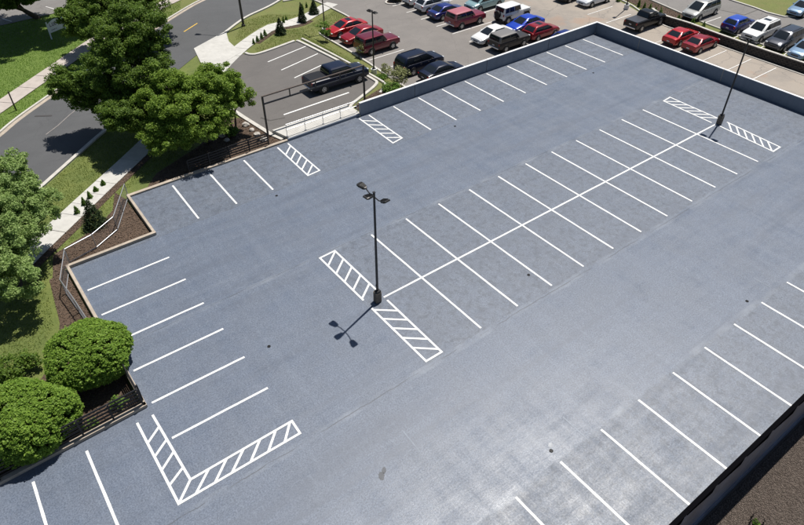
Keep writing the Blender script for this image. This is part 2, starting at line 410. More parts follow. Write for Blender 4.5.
def hatch(corners, slants, ends=(1, 1), w=.112):
    """outlined box of a, b (one long side) and d, c (the other) with slanted bars between"""
    a, b, c, d = [Vector((*p, 0)) for p in corners]; mb = MB(); hz = [HZ[0]]; HZ[0] += .0012
    def seg(p, q, dz=0):
        e0 = dz == 0; hz[0] += .0004; dz = hz[0]
        t = (q-p).normalized(); s = Vector((-t.y, t.x, 0))*w/2; e = t*w/2 if e0 else t*0
        mb.add([(*(p-e+s).to_2d(), ZL+dz), (*(p-e-s).to_2d(), ZL+dz), (*(q+e-s).to_2d(), ZL+dz), (*(q+e+s).to_2d(), ZL+dz)], [(0, 1, 2, 3)])
    seg(a, b); seg(d, c)
    if ends[0]: seg(a, d, .002)
    if ends[1]: seg(b, c, .002)
    for (f0, f1) in slants: seg(a+(b-a)*f0, d+(c-d)*f1, -.002)
    o = mb.build('hatched_marking', M_paint, deck)
    for p in o.data.polygons:
        if p.normal.z < 0: p.flip()
    return o
def sl_lin(n, sh, lo=0., hi=1.): return [(lo+(hi-lo)*(i+.5)/n-sh/2, lo+(hi-lo)*(i+.5)/n+sh/2) for i in range(n)]
def slants(n, sh, lo=0., hi=1.):
    """n parallel bars; sh is how far the far end runs ahead of the near end"""
    e = abs(sh); fs = [lo+(hi-lo-e)*i/(n-1) for i in range(n)]
    return [(f, f+e) for f in fs] if sh > 0 else [(f+e, f) for f in fs]
hatch([(-3.76, 5.07), (-3.76, .55), (-2.70, .45), (-2.68, 5.1)], slants(5, -.19, .01, .98), (1, 0))
hatch([(-3.76, -.35), (-3.76, -5.05), (-2.74, -5.05), (-2.70, -.35)], slants(5, .19, .02, .95), (0, 1))
hatch([(30.1, 4.95), (29.95, .4), (31.0, .4), (31.13, 5.03)], slants(6, .21, .02, .98), (1, 0))
hatch([(29.95, -.4), (29.62, -4.96), (30.66, -4.94), (31.0, -.4)], slants(6, -.21, .02, .98), (0, 1))
hatch([(.5, 17.9), (.34, 13.26), (1.34, 13.33), (1.42, 17.95)], slants(5, -.19, .08, .98), (0, 1))
hatch([(7.95, 17.9), (7.81, 13.22), (8.82, 13.4), (8.9, 17.9)], slants(5, .19, .08, .98), (0, 1))
hatch([(-16.68, .1), (-16.73, -4.8), (-15.9, -4.05), (-15.95, .1)], [(.265, .18), (.44, .39), (.61, .58), (.79, .82)], (0, 0))
hatch([(-16.73, -4.8), (-11.0, -4.88), (-10.96, -4.08), (-15.9, -4.05)], [(.0, .0), (.13, .17), (.28, .34), (.416, .505), (.57, .67), (.72, .83), (.864, .98)], (0, 1))
for u, v in ((269, 346.5), (276.6, 195.7), (455, 126.2), (593.3, 72.8), (528.6, 275), (747, 301.2), (551.2, 451)):
    p = un(u, v); m1 = MB(); n = 14
    ring = [[(p[0]+r*math.cos(2*math.pi*j/n), p[1]+r*math.sin(2*math.pi*j/n), z) for j in range(n)] for r, z in ((.09, .002), (.09, .016), (.072, .016), (.072, .004))]
    dr = m1.loft(ring, False, True).build('floor_drain', M_hole, deck)
    g = MB()
    for k in range(-2, 3): g.box(p[0]+k*.025-.005, p[0]+k*.025+.005, p[1]-.06, p[1]+.06, .007, .013)
    g.build('grate', M_blackmetal, dr)
def blob(name, c, r, st, m, z, parent, ang=0):
    n = 26; v = []
    for j in range(n):
        a = 2*math.pi*j/n; rr = r*(.75+.35*random.random()); x, y = rr*math.cos(a)*st, rr*math.sin(a)
        v.append((c[0]+x*math.cos(ang)-y*math.sin(ang), c[1]+x*math.sin(ang)+y*math.cos(ang), z))
    return MB().add(v, [tuple(range(n))]).build(name, m, parent)
p = un(381.5, 476); blob('oil_stain', p, .14, 1.6, M_stain, .004, deck, 1.0); p = un(384, 470.5); blob('oil_stain', p, .10, 1.7, M_stain, .004, deck, .9)
M_salt = mat('pale_mineral_stain', (.34, .355, .375), .7, .25, 6)
p = un(550.5, 445); blob('mineral_stain', p, .11, 1.4, M_salt, .004, deck, .4)
# faint ghost lines left from an older layout
M_ghost = mat('ghost_line', (.155, .18, .22), .5, .25, 2)
for a, b in (((563, 417), (588, 440)), ((754, 278), (770, 287)), ((402, 430), (420, 452))):
    line(un(*a), un(*b), .06, 'ghost_line', M_ghost, deck, .0045)

# ---------------------------------------------------------------- parapets
def parapet(label, axis, fixed, joints, thick=.18, top=1.08, z0=.0):
    t = empty('parapet_wall', (fixed if axis == 'y' else joints[0], fixed if axis == 'x' else joints[0], 0)); ox, oy = t.location[:2]
    for a, b in zip(joints[:-1], joints[1:]):
        lo, hi = min(a, b)+.021, max(a, b)-.021; m1 = MB(); m2 = MB()
        if axis == 'x':
            m1.box(lo-ox, hi-ox, 0, thick, z0, top); m2.box(lo-ox-.004, hi-ox+.004, -.018, thick+.018, top+.002, top+.05)
        else:
            m1.box(0, thick, lo-oy, hi-oy, z0, top); m2.box(-.018, thick+.018, lo-oy-.004, hi-oy+.004, top+.002, top+.05)
        w = m1.build('wall_panel', M_navy, t); m2.build('coping', M_coping, w)
    for a in joints[1:-1]:
        m1 = MB()
        if axis == 'x': m1.box(a-ox-.02, a-ox+.02, -.006, thick-.012, z0, top-.02)
        else: m1.box(-.006, thick-.012, a-oy-.025, a-oy+.025, z0, top-.02)
        m1.build('joint_sealant', M_trim if axis == 'x' else M_tankerb, t)
    tag(t, label, 'wall', 'parapet walls of the parking deck'); return t
parapet('slate blue parapet wall with pale coping between the deck and the far car park', 'x', 18.25, [8.25, 13.87, 22.17, 30.3, 37.27])
parapet('slate blue parapet wall with pale coping along the right edge of the deck', 'y', 37.3, [18.49, 13.04, 4.2, -4.7, -13.5, -17.8])
# outer wall on the near right edge, black capped
t = empty('outer_wall', (0, -17.97, -3.4))
xs_ = list(np.arange(-14, 38.1, 6.5))
for a, b in zip(xs_[:-1], xs_[1:]):
    w = MB().box(a+.01, b-.01, 0, .165, 0, 4.46).build('wall_panel', M_navy2, t)
    MB().box(a+.03, b-.03, -.03, -.004, .9, 1.15).build('string_course', M_navy2, w)
    MB().box(a+.005, b-.005, -.02, .17, 4.465, 4.52).build('coping', M_blackcap, w)
for x in np.arange(-13, 38, 2.15):
    MB().add([(x-1.,-.03,4.46),(x+.9,-.03,4.46),(x+.9,-.03,4.0),(x-1.,-.03,4.36),(x-1.,-.003,4.46),(x+.9,-.003,4.46),(x+.9,-.003,4.0),(x-1.,-.003,4.36)],
      [(0,1,2,3),(7,6,5,4),(0,4,5,1),(1,5,6,2),(2,6,7,3),(3,7,4,0)]).build('bracket', M_blackcap, t)
tag(t, 'dark outer wall with black capping dropping from the deck to the brown gravel', 'wall')
drape('gravel_bed', [(-14, -17.98), (60, -17.98), (60, -45), (-14, -45)], M_gravel, .0, flat=-3.36, kind='structure')

# ---------------------------------------------------------------- tan kerbs round the planted corners of the deck
kerb('deck_edge_kerb', [(1.6, 18.27), (-10.58, 18.27)], -.22, .12, M_tankerb, low=.3, base=0)
kerb('deck_edge_kerb', [(-10.76, 18.44), (-10.86, 13.38), (-10.86, 13.37)], .17, .2, M_tankerb, low=.4, base=0)
kerb('deck_edge_kerb', [(-10.69, 13.2), (-15.95, 13.2)], -.17, .2, M_tankerb, low=.4, base=0)
kerb('deck_edge_kerb', [(-16.12, 13.37), (-16.12, .76)], .17, .2, M_tankerb, low=.4, base=0)
kerb('deck_edge_kerb', [(-15.95, .74), (-32, .34)], -.2, .2, M_tankerb, low=.4, base=0)

# ---------------------------------------------------------------- road, sidewalks, lots
far_edge = ptz([(0,138),(17,122.5),(43,103.7),(70,85)]); near_edge = ptz([(82,150),(101,133)])
ur_far = ptz([(180,14),(206,0)]); ur_near = ptz([(215,40),(227,30.5),(244,18.3),(274,3.5)])
def ext(a, b, d):
    v = Vector((b[0]-a[0], b[1]-a[1])).normalized()*d; return (b[0]+v.x, b[1]+v.y)
far_l = smoothline([ext(far_edge[2], far_edge[0], 40)]+far_edge+ur_far+[ext(ur_far[0], ur_far[1], 45)])
near_l = smoothline([ext(near_edge[1], near_edge[0], 40)]+near_edge+ur_near[1:]+[ext(ur_near[1], ur_near[3], 45)])
road_poly = near_l+list(reversed(far_l))
drape('road', road_poly, M_road, .03)
kerb('road_gutter', offset(far_l, -.02), .34, .05, M_tankerb, low=.1)
kerb('road_kerb', offset(far_l, .33), .18, .15, M_kerb, low=.1)
kn = [p for p in near_l if p[0] < -1.5]; kn2 = [p for p in near_l if p[0] > 5.4]
kerb('road_kerb', kn, -.25, .14, M_kerb, low=.1)
kerb('road_kerb', kn2, -.25, .14, M_kerb, low=.1)
def dline(u0, v0, u1, v1, w, m, name='road_marking', dz=.045, n=6, kind='structure'):
    a, b = pt(u0, v0), pt(u1, v1); t = Vector((b[0]-a[0], b[1]-a[1])).normalized(); s = Vector((-t.y, t.x))*w/2; v = []; f = []
    for i in range(n+1):
        x = a[0]+(b[0]-a[0])*i/n; y = a[1]+(b[1]-a[1])*i/n; z = H(x, y)+dz
        v += [(x+s.x, y+s.y, z), (x-s.x, y-s.y, z)]
    f = [(2*i, 2*i+1, 2*i+3, 2*i+2) for i in range(n)]
    o = MB().add(v, f).build(name, m); o['kind'] = kind
    for p in o.data.polygons:
        if p.normal.z < 0: p.flip()
    return o
dline(184, 32, 197.4, 23.5, .13, M_yellow, 'road_centre_dash')
M_crack = mat('pale_crack_sealer', (.22, .20, .19), .8, .3, 3)
M_skid = mat('skid_mark', (.045, .042, .042), .8)
for a in ((46, 135, 58, 126), (58, 126, 70, 115), (70, 115, 84, 104)): dline(*a, .09, M_crack, 'road_crack')
dline(35, 116.5, 52, 116, .22, M_skid, 'skid_mark')
def slab_walk(name, pl, w, m, step=1.5, dz=.07):
    pl = resample(smoothline(pl), step); a = offset(pl, w/2); b = offset(pl, -w/2)
    st = MB(); root = None; rings = []
    for i in range(len(pl)):
        rings.append([(*b[i], H(*b[i])+dz-.14), (*b[i], H(*b[i])+dz-.025), (*a[i], H(*a[i])+dz-.025), (*a[i], H(*a[i])+dz-.14)])
    root = MB().loft(rings).build(name, M_mulch); root['kind'] = 'structure'
    for i in range(len(pl)-1):
        g = .012
        def L(p, q, t): return (p[0]+(q[0]-p[0])*t, p[1]+(q[1]-p[1])*t)
        c = [L(b[i], b[i+1], g), L(b[i], b[i+1], 1-g), L(a[i], a[i+1], 1-g), L(a[i], a[i+1], g)]
        MB().loft([[(x, y, H(x, y)+dz-.05) for x, y in c], [(x, y, H(x, y)+dz+random.uniform(0, .006)) for x, y in c]]).build('paving_slab', m, root)
    return root
walk = [(-26, 9.3), (-15.72, 17.55), (-12, 20.6), (-7, 24.7), (0.3, 31.4), (6.6, 37.4), (12, 40.9), (19.2, 44.6), (23.5, 46.4)]
slab_walk('sidewalk', walk, 1.6, M_concrete)
fs_n = ptz([(0,101),(60,60.5)]); fs_s = ptz([(0,113.5),(75,60.5)])
c0 = ((fs_n[0][0]+fs_s[0][0])/2, (fs_n[0][1]+fs_s[0][1])/2); c1 = ((fs_n[1][0]+fs_s[1][0])/2, (fs_n[1][1]+fs_s[1][1])/2)
slab_walk('sidewalk', [ext(c1, c0, 18), c0, c1, ext(c0, c1, 8), (8, 56.5), (16, 61), (30, 66)], 1.75, M_concrete2)

# concrete driveway crossing between the street and the small lot
drape('driveway_apron', ptz([(194, 49), (226, 31.5), (229, 42), (241, 53), (226, 62), (206, 74)]), M_concrete, .085)
nw = smoothline([(1.25, 20.25), (.9, 24), (.6, 29), (.2, 33.2)], 1)+[(3.6, 36.3), (6.6, 36.7)]+smoothline([(7.0, 35.6), (7.7, 34.95), (12.3, 35.75), (12.5, 35.6)], 1)
nw_r = [(12.9, 28.5), (13.05, 23.2)]+smoothline([(12.9, 22.6), (10.5, 21.4), (8.6, 20.55), (8.3, 20.25)], 1)
drape('small_parking_lot', nw+nw_r, M_lot, .04, .7)
kerb('lot_kerb', smoothline([(6.9, 36.2), (7.0, 35.5), (7.8, 34.95), (12.35, 35.75)], 2), .3, .15, M_kerb)
kerb('lot_kerb', smoothline([(12.4, 35.75), (12.55, 35.5), (12.95, 28.5), (13.1, 23.2), (12.9, 22.5), (10.5, 21.35), (8.6, 20.5), (8.3, 19.9), (8.3, 18.55)], 2), .28, .15, M_kerb)
kerb('retaining_kerb', smoothline([(13.2, 36.1), (13.65, 28.5), (13.8, 23.2), (13.5, 21.9), (12.0, 20.9)], 2), .22, .12, M_kerb, low=.5)
kerb('lot_kerb', [(.35, 31), (.6, 29), (.9, 24), (1.25, 20.2), (1.6, 18.9)], -.3, .12, M_kerb)
Zc = lambda x0, y0, k, *pts: [(x0+a/k, y0+b/k) for a, b in pts]
for a, b in (((505,358),(722,268)), ((582,405),(792,310)), ((657,450),(810,378))):
    q = Zc(180, 0, 5.743, a, b); dline(*q[0], *q[1], .12, M_paint, 'lot_marking', .055)
q = Zc(240, 40, 5.25, (230,395), (572,278)); dline(*q[0], *q[1], .16, M_paint, 'lot_marking', .055)
M_dk = mat('dark_crack_sealer', (.06, .055, .05), .7)
dline(261, 118, 270, 121, .18, M_dk, 'sealed_crack', .05); dline(270, 121, 285, 118, .14, M_dk, 'sealed_crack', .05)

# raised concrete strip with railing along the top edge of the deck
AP = ((1.75,18.36),(8.2,18.36),(8.25,20.2),(1.3,20.2))
ap = MB(); ap.loft([[(x, y, -.3) for x, y in AP], [(x, y, .22) for x, y in AP]])
ap = ap.build('concrete_walkway', M_concrete); ap['kind'] = 'structure'
MB().box(1.6, 8.22, 18.26, 18.355, -.2, .2).build('painted_kerb_face', M_navy, ap)
tp = MB()
for i in range(31):
    for j in range(6): tp.cbox((2.15+i*.19, 18.72+j*.24, .222), .1, .14, .012)
tac = tp.build('tactile_ribs', M_concrete, ap); tac['kind'] = 'stuff'
r = empty('railing', (1.75, 18.62, .22))
for k in range(5):
    x = k*1.62; MB().tube([(x, 0, 0), (x, 0, 1.0)], .022, 8).build('post', M_steel, r)
    MB().cbox((x, 0, .01), .14, .14, .02).build('base_plate', M_steel, r)
for z in (1.0, .55): MB().tube([(-.02, 0, z), (6.5, 0, z)], .022, 8).build('rail', M_steel, r)
tag(r, 'thin steel handrail on the raised white concrete strip at the deck edge', 'railing')
# clearance portal frame
f = empty('portal_frame', (.91, 20.22, -.12)); ZT = 3.2
for x in (0, 9.15):
    MB().box(x-.06, x+.06, -.06, .06, 0, ZT).build('post', M_bronze, f); MB().cbox((x, 0, .015), .26, .26, .03).build('base_plate', M_bronze, f)
MB().box(-.06, 9.21, -.05, .05, ZT+.002, ZT+.085).build('beam', M_tankerb if False else mat('brown_painted_steel', (.10, .075, .06), .5, .2, 3), f)
MB().box(.062, 9.088, -.05, .05, ZT-.62, ZT-.52).build('beam', M_bronze, f)
for x in (2.3, 4.6, 6.9): MB().box(x-.035, x+.035, -.04, .04, ZT-.518, ZT-.002).build('strut', M_bronze, f)
tag(f, 'dark steel portal frame with a double beam spanning the small lot entrance', 'frame')

# far lot with its kerbs and markings
fk = smoothline([(16.6, 18.6), (16.75, 25), (17.25, 31), (17.25, 38.2), (17.3, 39.2)], 1)
uk = ptz([(356,20),(320,2)])
fl = fk+[(19.5, 39.4), (22.6, 39.4)]+[(22.7, 41), (22.6, 48)]+[(22.9, 70), (50.6, 70), (WALLX+3, 45), (WALLX+1., 27), (WALLX-.35, 20), (WALLX-.35, -17.7), (37.4, -17.7), (37.4, 18.5)]
drape('far_parking_lot', fl, M_farlot, .04)
kerb('lot_kerb', fk+[(19.4, 39.35)], .22, .14, M_kerb)
kerb('lot_kerb', smoothline([(19.4, 39.4), (22.3, 39.5), (22.7, 40.5), (22.6, 48), (22, 50.5), (19, 50.5)], 1), .22, .14, M_kerb)
for y in (30.2, 27.6, 25.0): 
    a = line((17.5, y), (21.9, y), .11, 'lot_marking', M_paintold, None, -1.8+.046); a['kind'] = 'structure'
for k in range(8):
    y = 41.3-2.73*k; 
    for x0, x1 in ((28.7, 38.6),):
        a = line((x0, y), (x1, y), .11, 'lot_marking', M_paintold, None, -1.8+.046); a['kind'] = 'structure'
for y in (16.2, 13.3, 10.4, 7.6, 4.9):
    q0, q1 = (45.3, y), (49.8, y); a = line(q0, q1, .1, 'lot_marking', M_paintold, None, -2.4+.07); a['kind'] = 'structure'
for y in (25.3, 22.6): a = line((45., y), (49.5, y), .1, 'lot_marking', M_paintold, None, 0); a['kind'] = 'structure'; [setattr(v.co, 'z', H(v.co.x, v.co.y)+.06) for v in a.data.vertices]
# round planted island at the top of the far lot
p = pt(396, 1.5); n = 24
kerb('island_kerb', [(p[0]+1.5*math.cos(2*math.pi*i/n), p[1]+1.0*math.sin(2*math.pi*i/n)) for i in range(n+1)], .22, .14, M_kerb)
drape('island_mulch', [(p[0]+1.4*math.cos(2*math.pi*i/n), p[1]+.9*math.sin(2*math.pi*i/n)) for i in range(n)], M_mulch, .1)
ISL = p
# upper lot beyond the retaining wall
drape('upper_parking_lot', [(52.7, -30), (52.6, 8), (53.3, 16), (54.5, 22), (56, 30), (58, 60), (110, 60), (110, -30)], M_upper, .04)
kerb('lot_kerb', [(52.7, -25), (52.6, 8), (53.3, 16), (54.5, 22), (56, 30), (58, 55)], .18, .13, M_kerb)
gi = [un(*q, -1.7)[:2] for q in Zc(660, 0, 5.583, (330,-40), (390,0), (530,45), (600,72), (690,95), (745,92), (775,75), (815,45), (790,-40))]
drape('grass_island', [tuple(a) for a in gi], M_grass, .12)
kerb('island_kerb', [tuple(a) for a in gi[:8]], -.2, .15, M_kerb)
for a, b in (((240,132),(340,97)), ((690,310),(735,275)), ((400,220),(440,200)), ((560,270),(600,245))):
    q = Zc(660, 0, 5.583, a, b); dline(*q[0], *q[1], .1, M_paintold, 'lot_marking', .055)
# sealed cracks of the upper lot
for a, b in (((350,60),(470,85)), ((470,85),(560,50)), ((250,40),(350,60))):
    q = Zc(660, 0, 5.583, a, b); dline(*q[0], *q[1], .12, M_dk, 'sealed_crack', .05)

# retaining wall of small dark blocks
wl = empty('retaining_wall', (WALLX, 0, -2.4))
line_w = smoothline([(.9, 21.6), (.1, 20.2), (0, 18.5), (.3, 16.2), (.05, 14), (-.1, 11), (-.15, 5), (0, -18)], 2)
line_w = resample(line_w, .42); bb = MB(); rows = 5; bh = .19
for r_ in range(rows):
    for i in range(len(line_w)-1):
        a, b = Vector(line_w[i]), Vector(line_w[i+1]); 
        if r_ % 2: m_ = (b-a)*.5; a, b = a+m_, b+m_
        d = (b-a); g = d*.02; t_ = d.normalized(); s = Vector((-t_.y, t_.x)); s = s if s.x > 0 else -s
        z0 = r_*bh; z1 = z0+bh-.012; off = s*(r_*.018); mid = (a+b)/2-s*.05+off
        a2, b2 = a+g+off, b-g+off; c2, d2 = b2+s*.42, a2+s*.42
        bb.loft([[(*a2, z), (*mid, z), (*b2, z), (*c2, z), (*d2, z)] for z in (z0, z1)])
bl = bb.build('block_courses', M_block, wl); bl['kind'] = 'stuff'
cp = MB()
for i in range(0, len(line_w)-2, 2):
    a, b = Vector(line_w[i]), Vector(line_w[i+2]); d = b-a; t_ = d.normalized(); s = Vector((-t_.y, t_.x)); s = s if s.x > 0 else -s; g = d*.01; o_ = s*.06
    cp = MB(); cp.loft([[(*(a+g+o_), z), (*(b-g+o_), z), (*(b-g+o_+s*.3), z), (*(a+g+o_+s*.3), z)] for z in (rows*bh, rows*bh+.08)]); cp.build('cap_stone', M_kerb, wl)
tag(wl, 'long low retaining wall of dark blocks with pale cap behind the red sedans', 'wall')
kerb('wall_foot_kerb', [(WALLX-.25, -17.5), (WALLX-.35, 5), (WALLX-.3, 11), (WALLX-.15, 14), (WALLX+.1, 16.2), (WALLX-.2, 18.6), (WALLX+.1, 21), (WALLX+1., 24), (WALLX+2.5, 32), (WALLX+4, 45)], .2, .12, M_kerb)

# ---------------------------------------------------------------- mulch beds
beds = {}
def bed(poly, dz=.03): 
    o = drape('mulch_bed', poly, M_mulch, dz, .7); beds[o.name] = poly; return o
bed([(-10.9, 18.45), (-10.95, 13.45), (-16.2, 13.45), (-17.0, 13.0), (-16.4, 15.2), (-13.3, 16.4), (-12.0, 17.6), (-11.2, 19.6)])
bed([(-16.2, 13.4), (-16.2, .8), (-30, .5), (-30, 3), (-21, 4.5), (-18.6, 6.6), (-17.7, 9), (-17.2, 13)])
bed([(1.55, 18.5), (-9.5, 18.5), (-8, 20.2), (-4, 22), (-2.2, 23.3), (-.6, 24.6), (.5, 24.2), (.85, 22), (1.0, 20.3)])
wr = resample(smoothline(walk), 1.); wi = [q for q in wr if -19 < q[0] < -6]; 
bed(offset(wi, -.75)+list(reversed(offset(wi, -1.3))), .025)
wi = [q for q in wr if 7.8 < q[0] < 19]; bed(offset(wi, -.75)+list(reversed(offset(wi, -1.3))), .025)
drape('mulch_bed', [(WALLX+.35, -17), (WALLX+.15, 5), (WALLX+.25, 11), (WALLX+.45, 14), (WALLX+.75, 16.2), (WALLX+.4, 18.5), (WALLX+.9, 21), (WALLX+1.3, 24), (WALLX+2.8, 32), (WALLX+4.4, 45), (57.2, 45), (55.8, 30), (54.3, 22), (53.1, 16), (52.4, 8)], M_mulch, .03) if False else None
bed([(WALLX+.75, 16.4), (WALLX+.45, 18.5), (WALLX+.95, 21), (WALLX+1.4, 24), (WALLX+2.9, 32), (WALLX+4.4, 45), (57.4, 45), (55.7, 30), (54.2, 22), (53.1, 16.4)])
bed([(13.9, 21), (14.1, 18.6), (16.5, 18.6), (16.6, 23.5), (15, 22.6)]); bed([(8.7, 18.6), (13.8, 18.6), (13.6, 21.1), (12.6, 21.5), (10.6, 20.9), (8.9, 20.1)])

def inside(x, y, poly):
    c = False; n = len(poly)
    for i in range(n):
        x1, y1 = poly[i]; x2, y2 = poly[(i+1) % n]
        if (y1 > y) != (y2 > y) and x < (x2-x1)*(y-y1)/(y2-y1)+x1: c = not c
    return c
def scatter_poly(poly, n):
    xs = [p[0] for p in poly]; ys = [p[1] for p in poly]; out = []
    while len(out) < n:
        x, y = random.uniform(min(xs), max(xs)), random.uniform(min(ys), max(ys))
        if inside(x, y, poly): out.append((x, y))
    return out
def np_mesh(name, V, F, m, parent=None, smooth=False):
    """V (N,3) array, F (M,k) array"""
    me = bpy.data.meshes.new(name); k = F.shape[1]
    me.vertices.add(len(V)); me.vertices.foreach_set('co', V.astype(np.float32).ravel())
    me.loops.add(F.size); me.loops.foreach_set('vertex_index', F.astype(np.int32).ravel())
    me.polygons.add(len(F)); me.polygons.foreach_set('loop_start', np.arange(0, F.size, k, dtype=np.int32))
    me.polygons.foreach_set('loop_total', np.full(len(F), k, np.int32))
    me.update(calc_edges=True); me.materials.append(m)
    if smooth: me.polygons.foreach_set('use_smooth', np.ones(len(F), bool))
    return link(bpy.data.objects.new(name, me), parent)
def quads(P, size, up=.0, aspect=.6, out=None):
    """rhombus leaf at each point; returns V, F"""
    n = len(P); a = rng.normal(size=(n, 3)); nrm = rng.normal(size=(n, 3)); nrm[:, 2] += up
    if out is not None: nrm = nrm*.8+out*.55; nrm[:, 2] += .4
    nrm /= np.linalg.norm(nrm, axis=1)[:, None]
    a -= (a*nrm).sum(1)[:, None]*nrm; a /= np.linalg.norm(a, axis=1)[:, None]; b = np.cross(nrm, a)
    s = (size*(.6+.8*rng.random(n)))[:, None] if np.isscalar(size) else size[:, None]
    V = np.stack([P-a*s, P+b*s*aspect+nrm*s*.15, P+a*s, P-b*s*aspect+nrm*s*.15], 1).reshape(-1, 3)
    F = np.arange(4*n).reshape(n, 4); return V, F
# loose mulch chips, gravel stones, grass blades
P = []
for nm, poly in beds.items():
    xs = [p[0] for p in poly]; ys = [p[1] for p in poly]; area = abs(sum(poly[i][0]*poly[(i+1) % len(poly)][1]-poly[(i+1) % len(poly)][0]*poly[i][1] for i in range(len(poly))))/2
    P += [(x, y, H(x, y)+.045+random.random()*.02) for x, y in scatter_poly(poly, int(min(9000, area*150)))]
V, F = quads(np.array(P), .055, 2.5, .4); tag(np_mesh('mulch_chips', V, F, M_chip), 'loose brown bark chips over the planting beds', 'mulch', kind='stuff')
n = 26000; P = np.c_[rng.uniform(-2, 14, n), -18.1-rng.random(n)**1.3*6.0, np.full(n, -3.355)]
O = np.array([(1,0,0),(-1,0,0),(0,1,0),(0,-1,0),(0,0,1),(0,0,-1)], float); OF = np.array([(0,2,4),(2,1,4),(1,3,4),(3,0,4),(2,0,5),(1,2,5),(3,1,5),(0,3,5)])
sc = rng.uniform(.02, .055, (n, 1, 3)); an = rng.uniform(0, 6.28, n); co, si = np.cos(an), np.sin(an)
Q = O[None]*sc*np.array([1, 1, .6]); Q = np.stack([Q[:,:,0]*co[:,None]-Q[:,:,1]*si[:,None], Q[:,:,0]*si[:,None]+Q[:,:,1]*co[:,None], Q[:,:,2]], 2)+P[:, None]
tag(np_mesh('gravel_stones', Q.reshape(-1, 3), (OF[None]+6*np.arange(n)[:, None, None]).reshape(-1, 3), leaf_material('gravel_stone', (.060, .047, .038), (.165, .132, .11), 0)), 'loose brown gravel at the foot of the outer wall', 'gravel', kind='stuff')
def blades(polys, dens, h, m, name, label):
    P = []
    for poly in polys:
        area = abs(sum(poly[i][0]*poly[(i+1) % len(poly)][1]-poly[(i+1) % len(poly)][0]*poly[i][1] for i in range(len(poly))))/2
        P += [(x, y, H(x, y)) for x, y in scatter_poly(poly, int(area*dens))]
    P = np.array(P); n = len(P); a = rng.uniform(0, 6.28, n); d = np.c_[np.cos(a), np.sin(a), np.zeros(n)]*rng.uniform(.012, .028, n)[:, None]
    tip = P+np.c_[rng.normal(0, .035, (n, 2)), h*(.5+rng.random(n))]
    V = np.stack([P-d, P+d, tip], 1).reshape(-1, 3); return tag(np_mesh(name, V, np.arange(3*n).reshape(n, 3), m), label, 'grass', kind='stuff')
lawn1 = [q for q in offset(wr, -1.35) if -20 < q[0] < -4]; verge = [q for q in offset(wr, .8) if -20 < q[0] < 1]
nl = [q for q in resample(near_l, 1) if -18 < q[0] < -1]
blades([lawn1+[(-4.2, 22.2), (-8, 20.4), (-10.6, 19.4), (-12.2, 17.7), (-13.4, 16.6), (-16.6, 15.3), (-17.4, 13), (-18, 9), (-21, 6), (-24, 8)],
        verge+[p for p in reversed(offset(nl, -.35))],
        [(13.95, 36.5), (14.1, 28.5), (14.2, 23.4), (16.5, 23.6), (16.7, 28), (17.1, 38.6)],
        [(8, 35.5), (12.3, 36.2), (14, 36.4), (17.2, 39.5), (22.3, 39.9), (22.3, 44.2), (18.6, 42.5), (12.6, 39.3), (8.2, 36.6)],
        [(7.9, 40.3), (8.3, 39.8), (12, 42.1), (18.5, 45.5), (15, 46.3), (11, 44.6)]], 140, .07, M_blade, 'lawn_grass', 'short mown grass beside the sidewalks and lots')
fp = [q for q in resample(far_l, 1.) if -24 < q[0] < 8]; fo = offset(fp, .58)
fwk = [ext(c1, c0, 18), c0, c1, ext(c0, c1, 8), (8, 56.5)]; fa_ = offset(fwk, -.9); fb_ = offset(fwk, .9)
blades([fo+list(reversed([q for q in fa_ if q[0] < 9])), fb_+[(8, 62), (-3.5, 62), (-24, 60), (-24, 36)], [tuple(a) for a in gi]], 130, .08,
       leaf_material('lush_grass_blade', (.10, .21, .016), (.19, .33, .04), .45), 'lawn_grass', 'lush green lawn across the street')

# ---------------------------------------------------------------- lamp poles
def head(parent, c, ang, tilt=0., s=1.):
    """flood head: tapered shoebox with cooling fins and a lens, pointing along ang"""
    h = empty_part('lamp_head', c, ang, tilt, parent); return h
def lamp_head_mesh():
    m1 = MB(); R_ = []
    for x, w, z0, z1 in ((0, .10, -.05, .05), (.08, .16, -.07, .07), (.45, .24, -.07, .08), (.62, .22, -.06, .05), (.66, .18, -.04, .03)):
        R_.append([(x, -w, z0), (x, w, z0), (x, w*.95, z1*.6), (x, w*.7, z1), (x, -w*.7, z1), (x, -w*.95, z1*.6)])
    m1.loft(R_); return m1
def add_head(parent, c, ang, tilt):
    o = lamp_head_mesh().build('lamp_head', M_bronze, parent); o.location = c; o.rotation_euler = (0, tilt, ang); o.scale = (.78, .78, .78)
    fn = MB()
    for i in range(6): fn.box(.12+i*.08, .135+i*.08, -.15, .15, .082, .115)
    fn.build('cooling_fins', M_blackmetal, o)
    MB().box(.12, .58, -.18, .18, -.082, -.073).build('lens', M_lampglass, o); return o
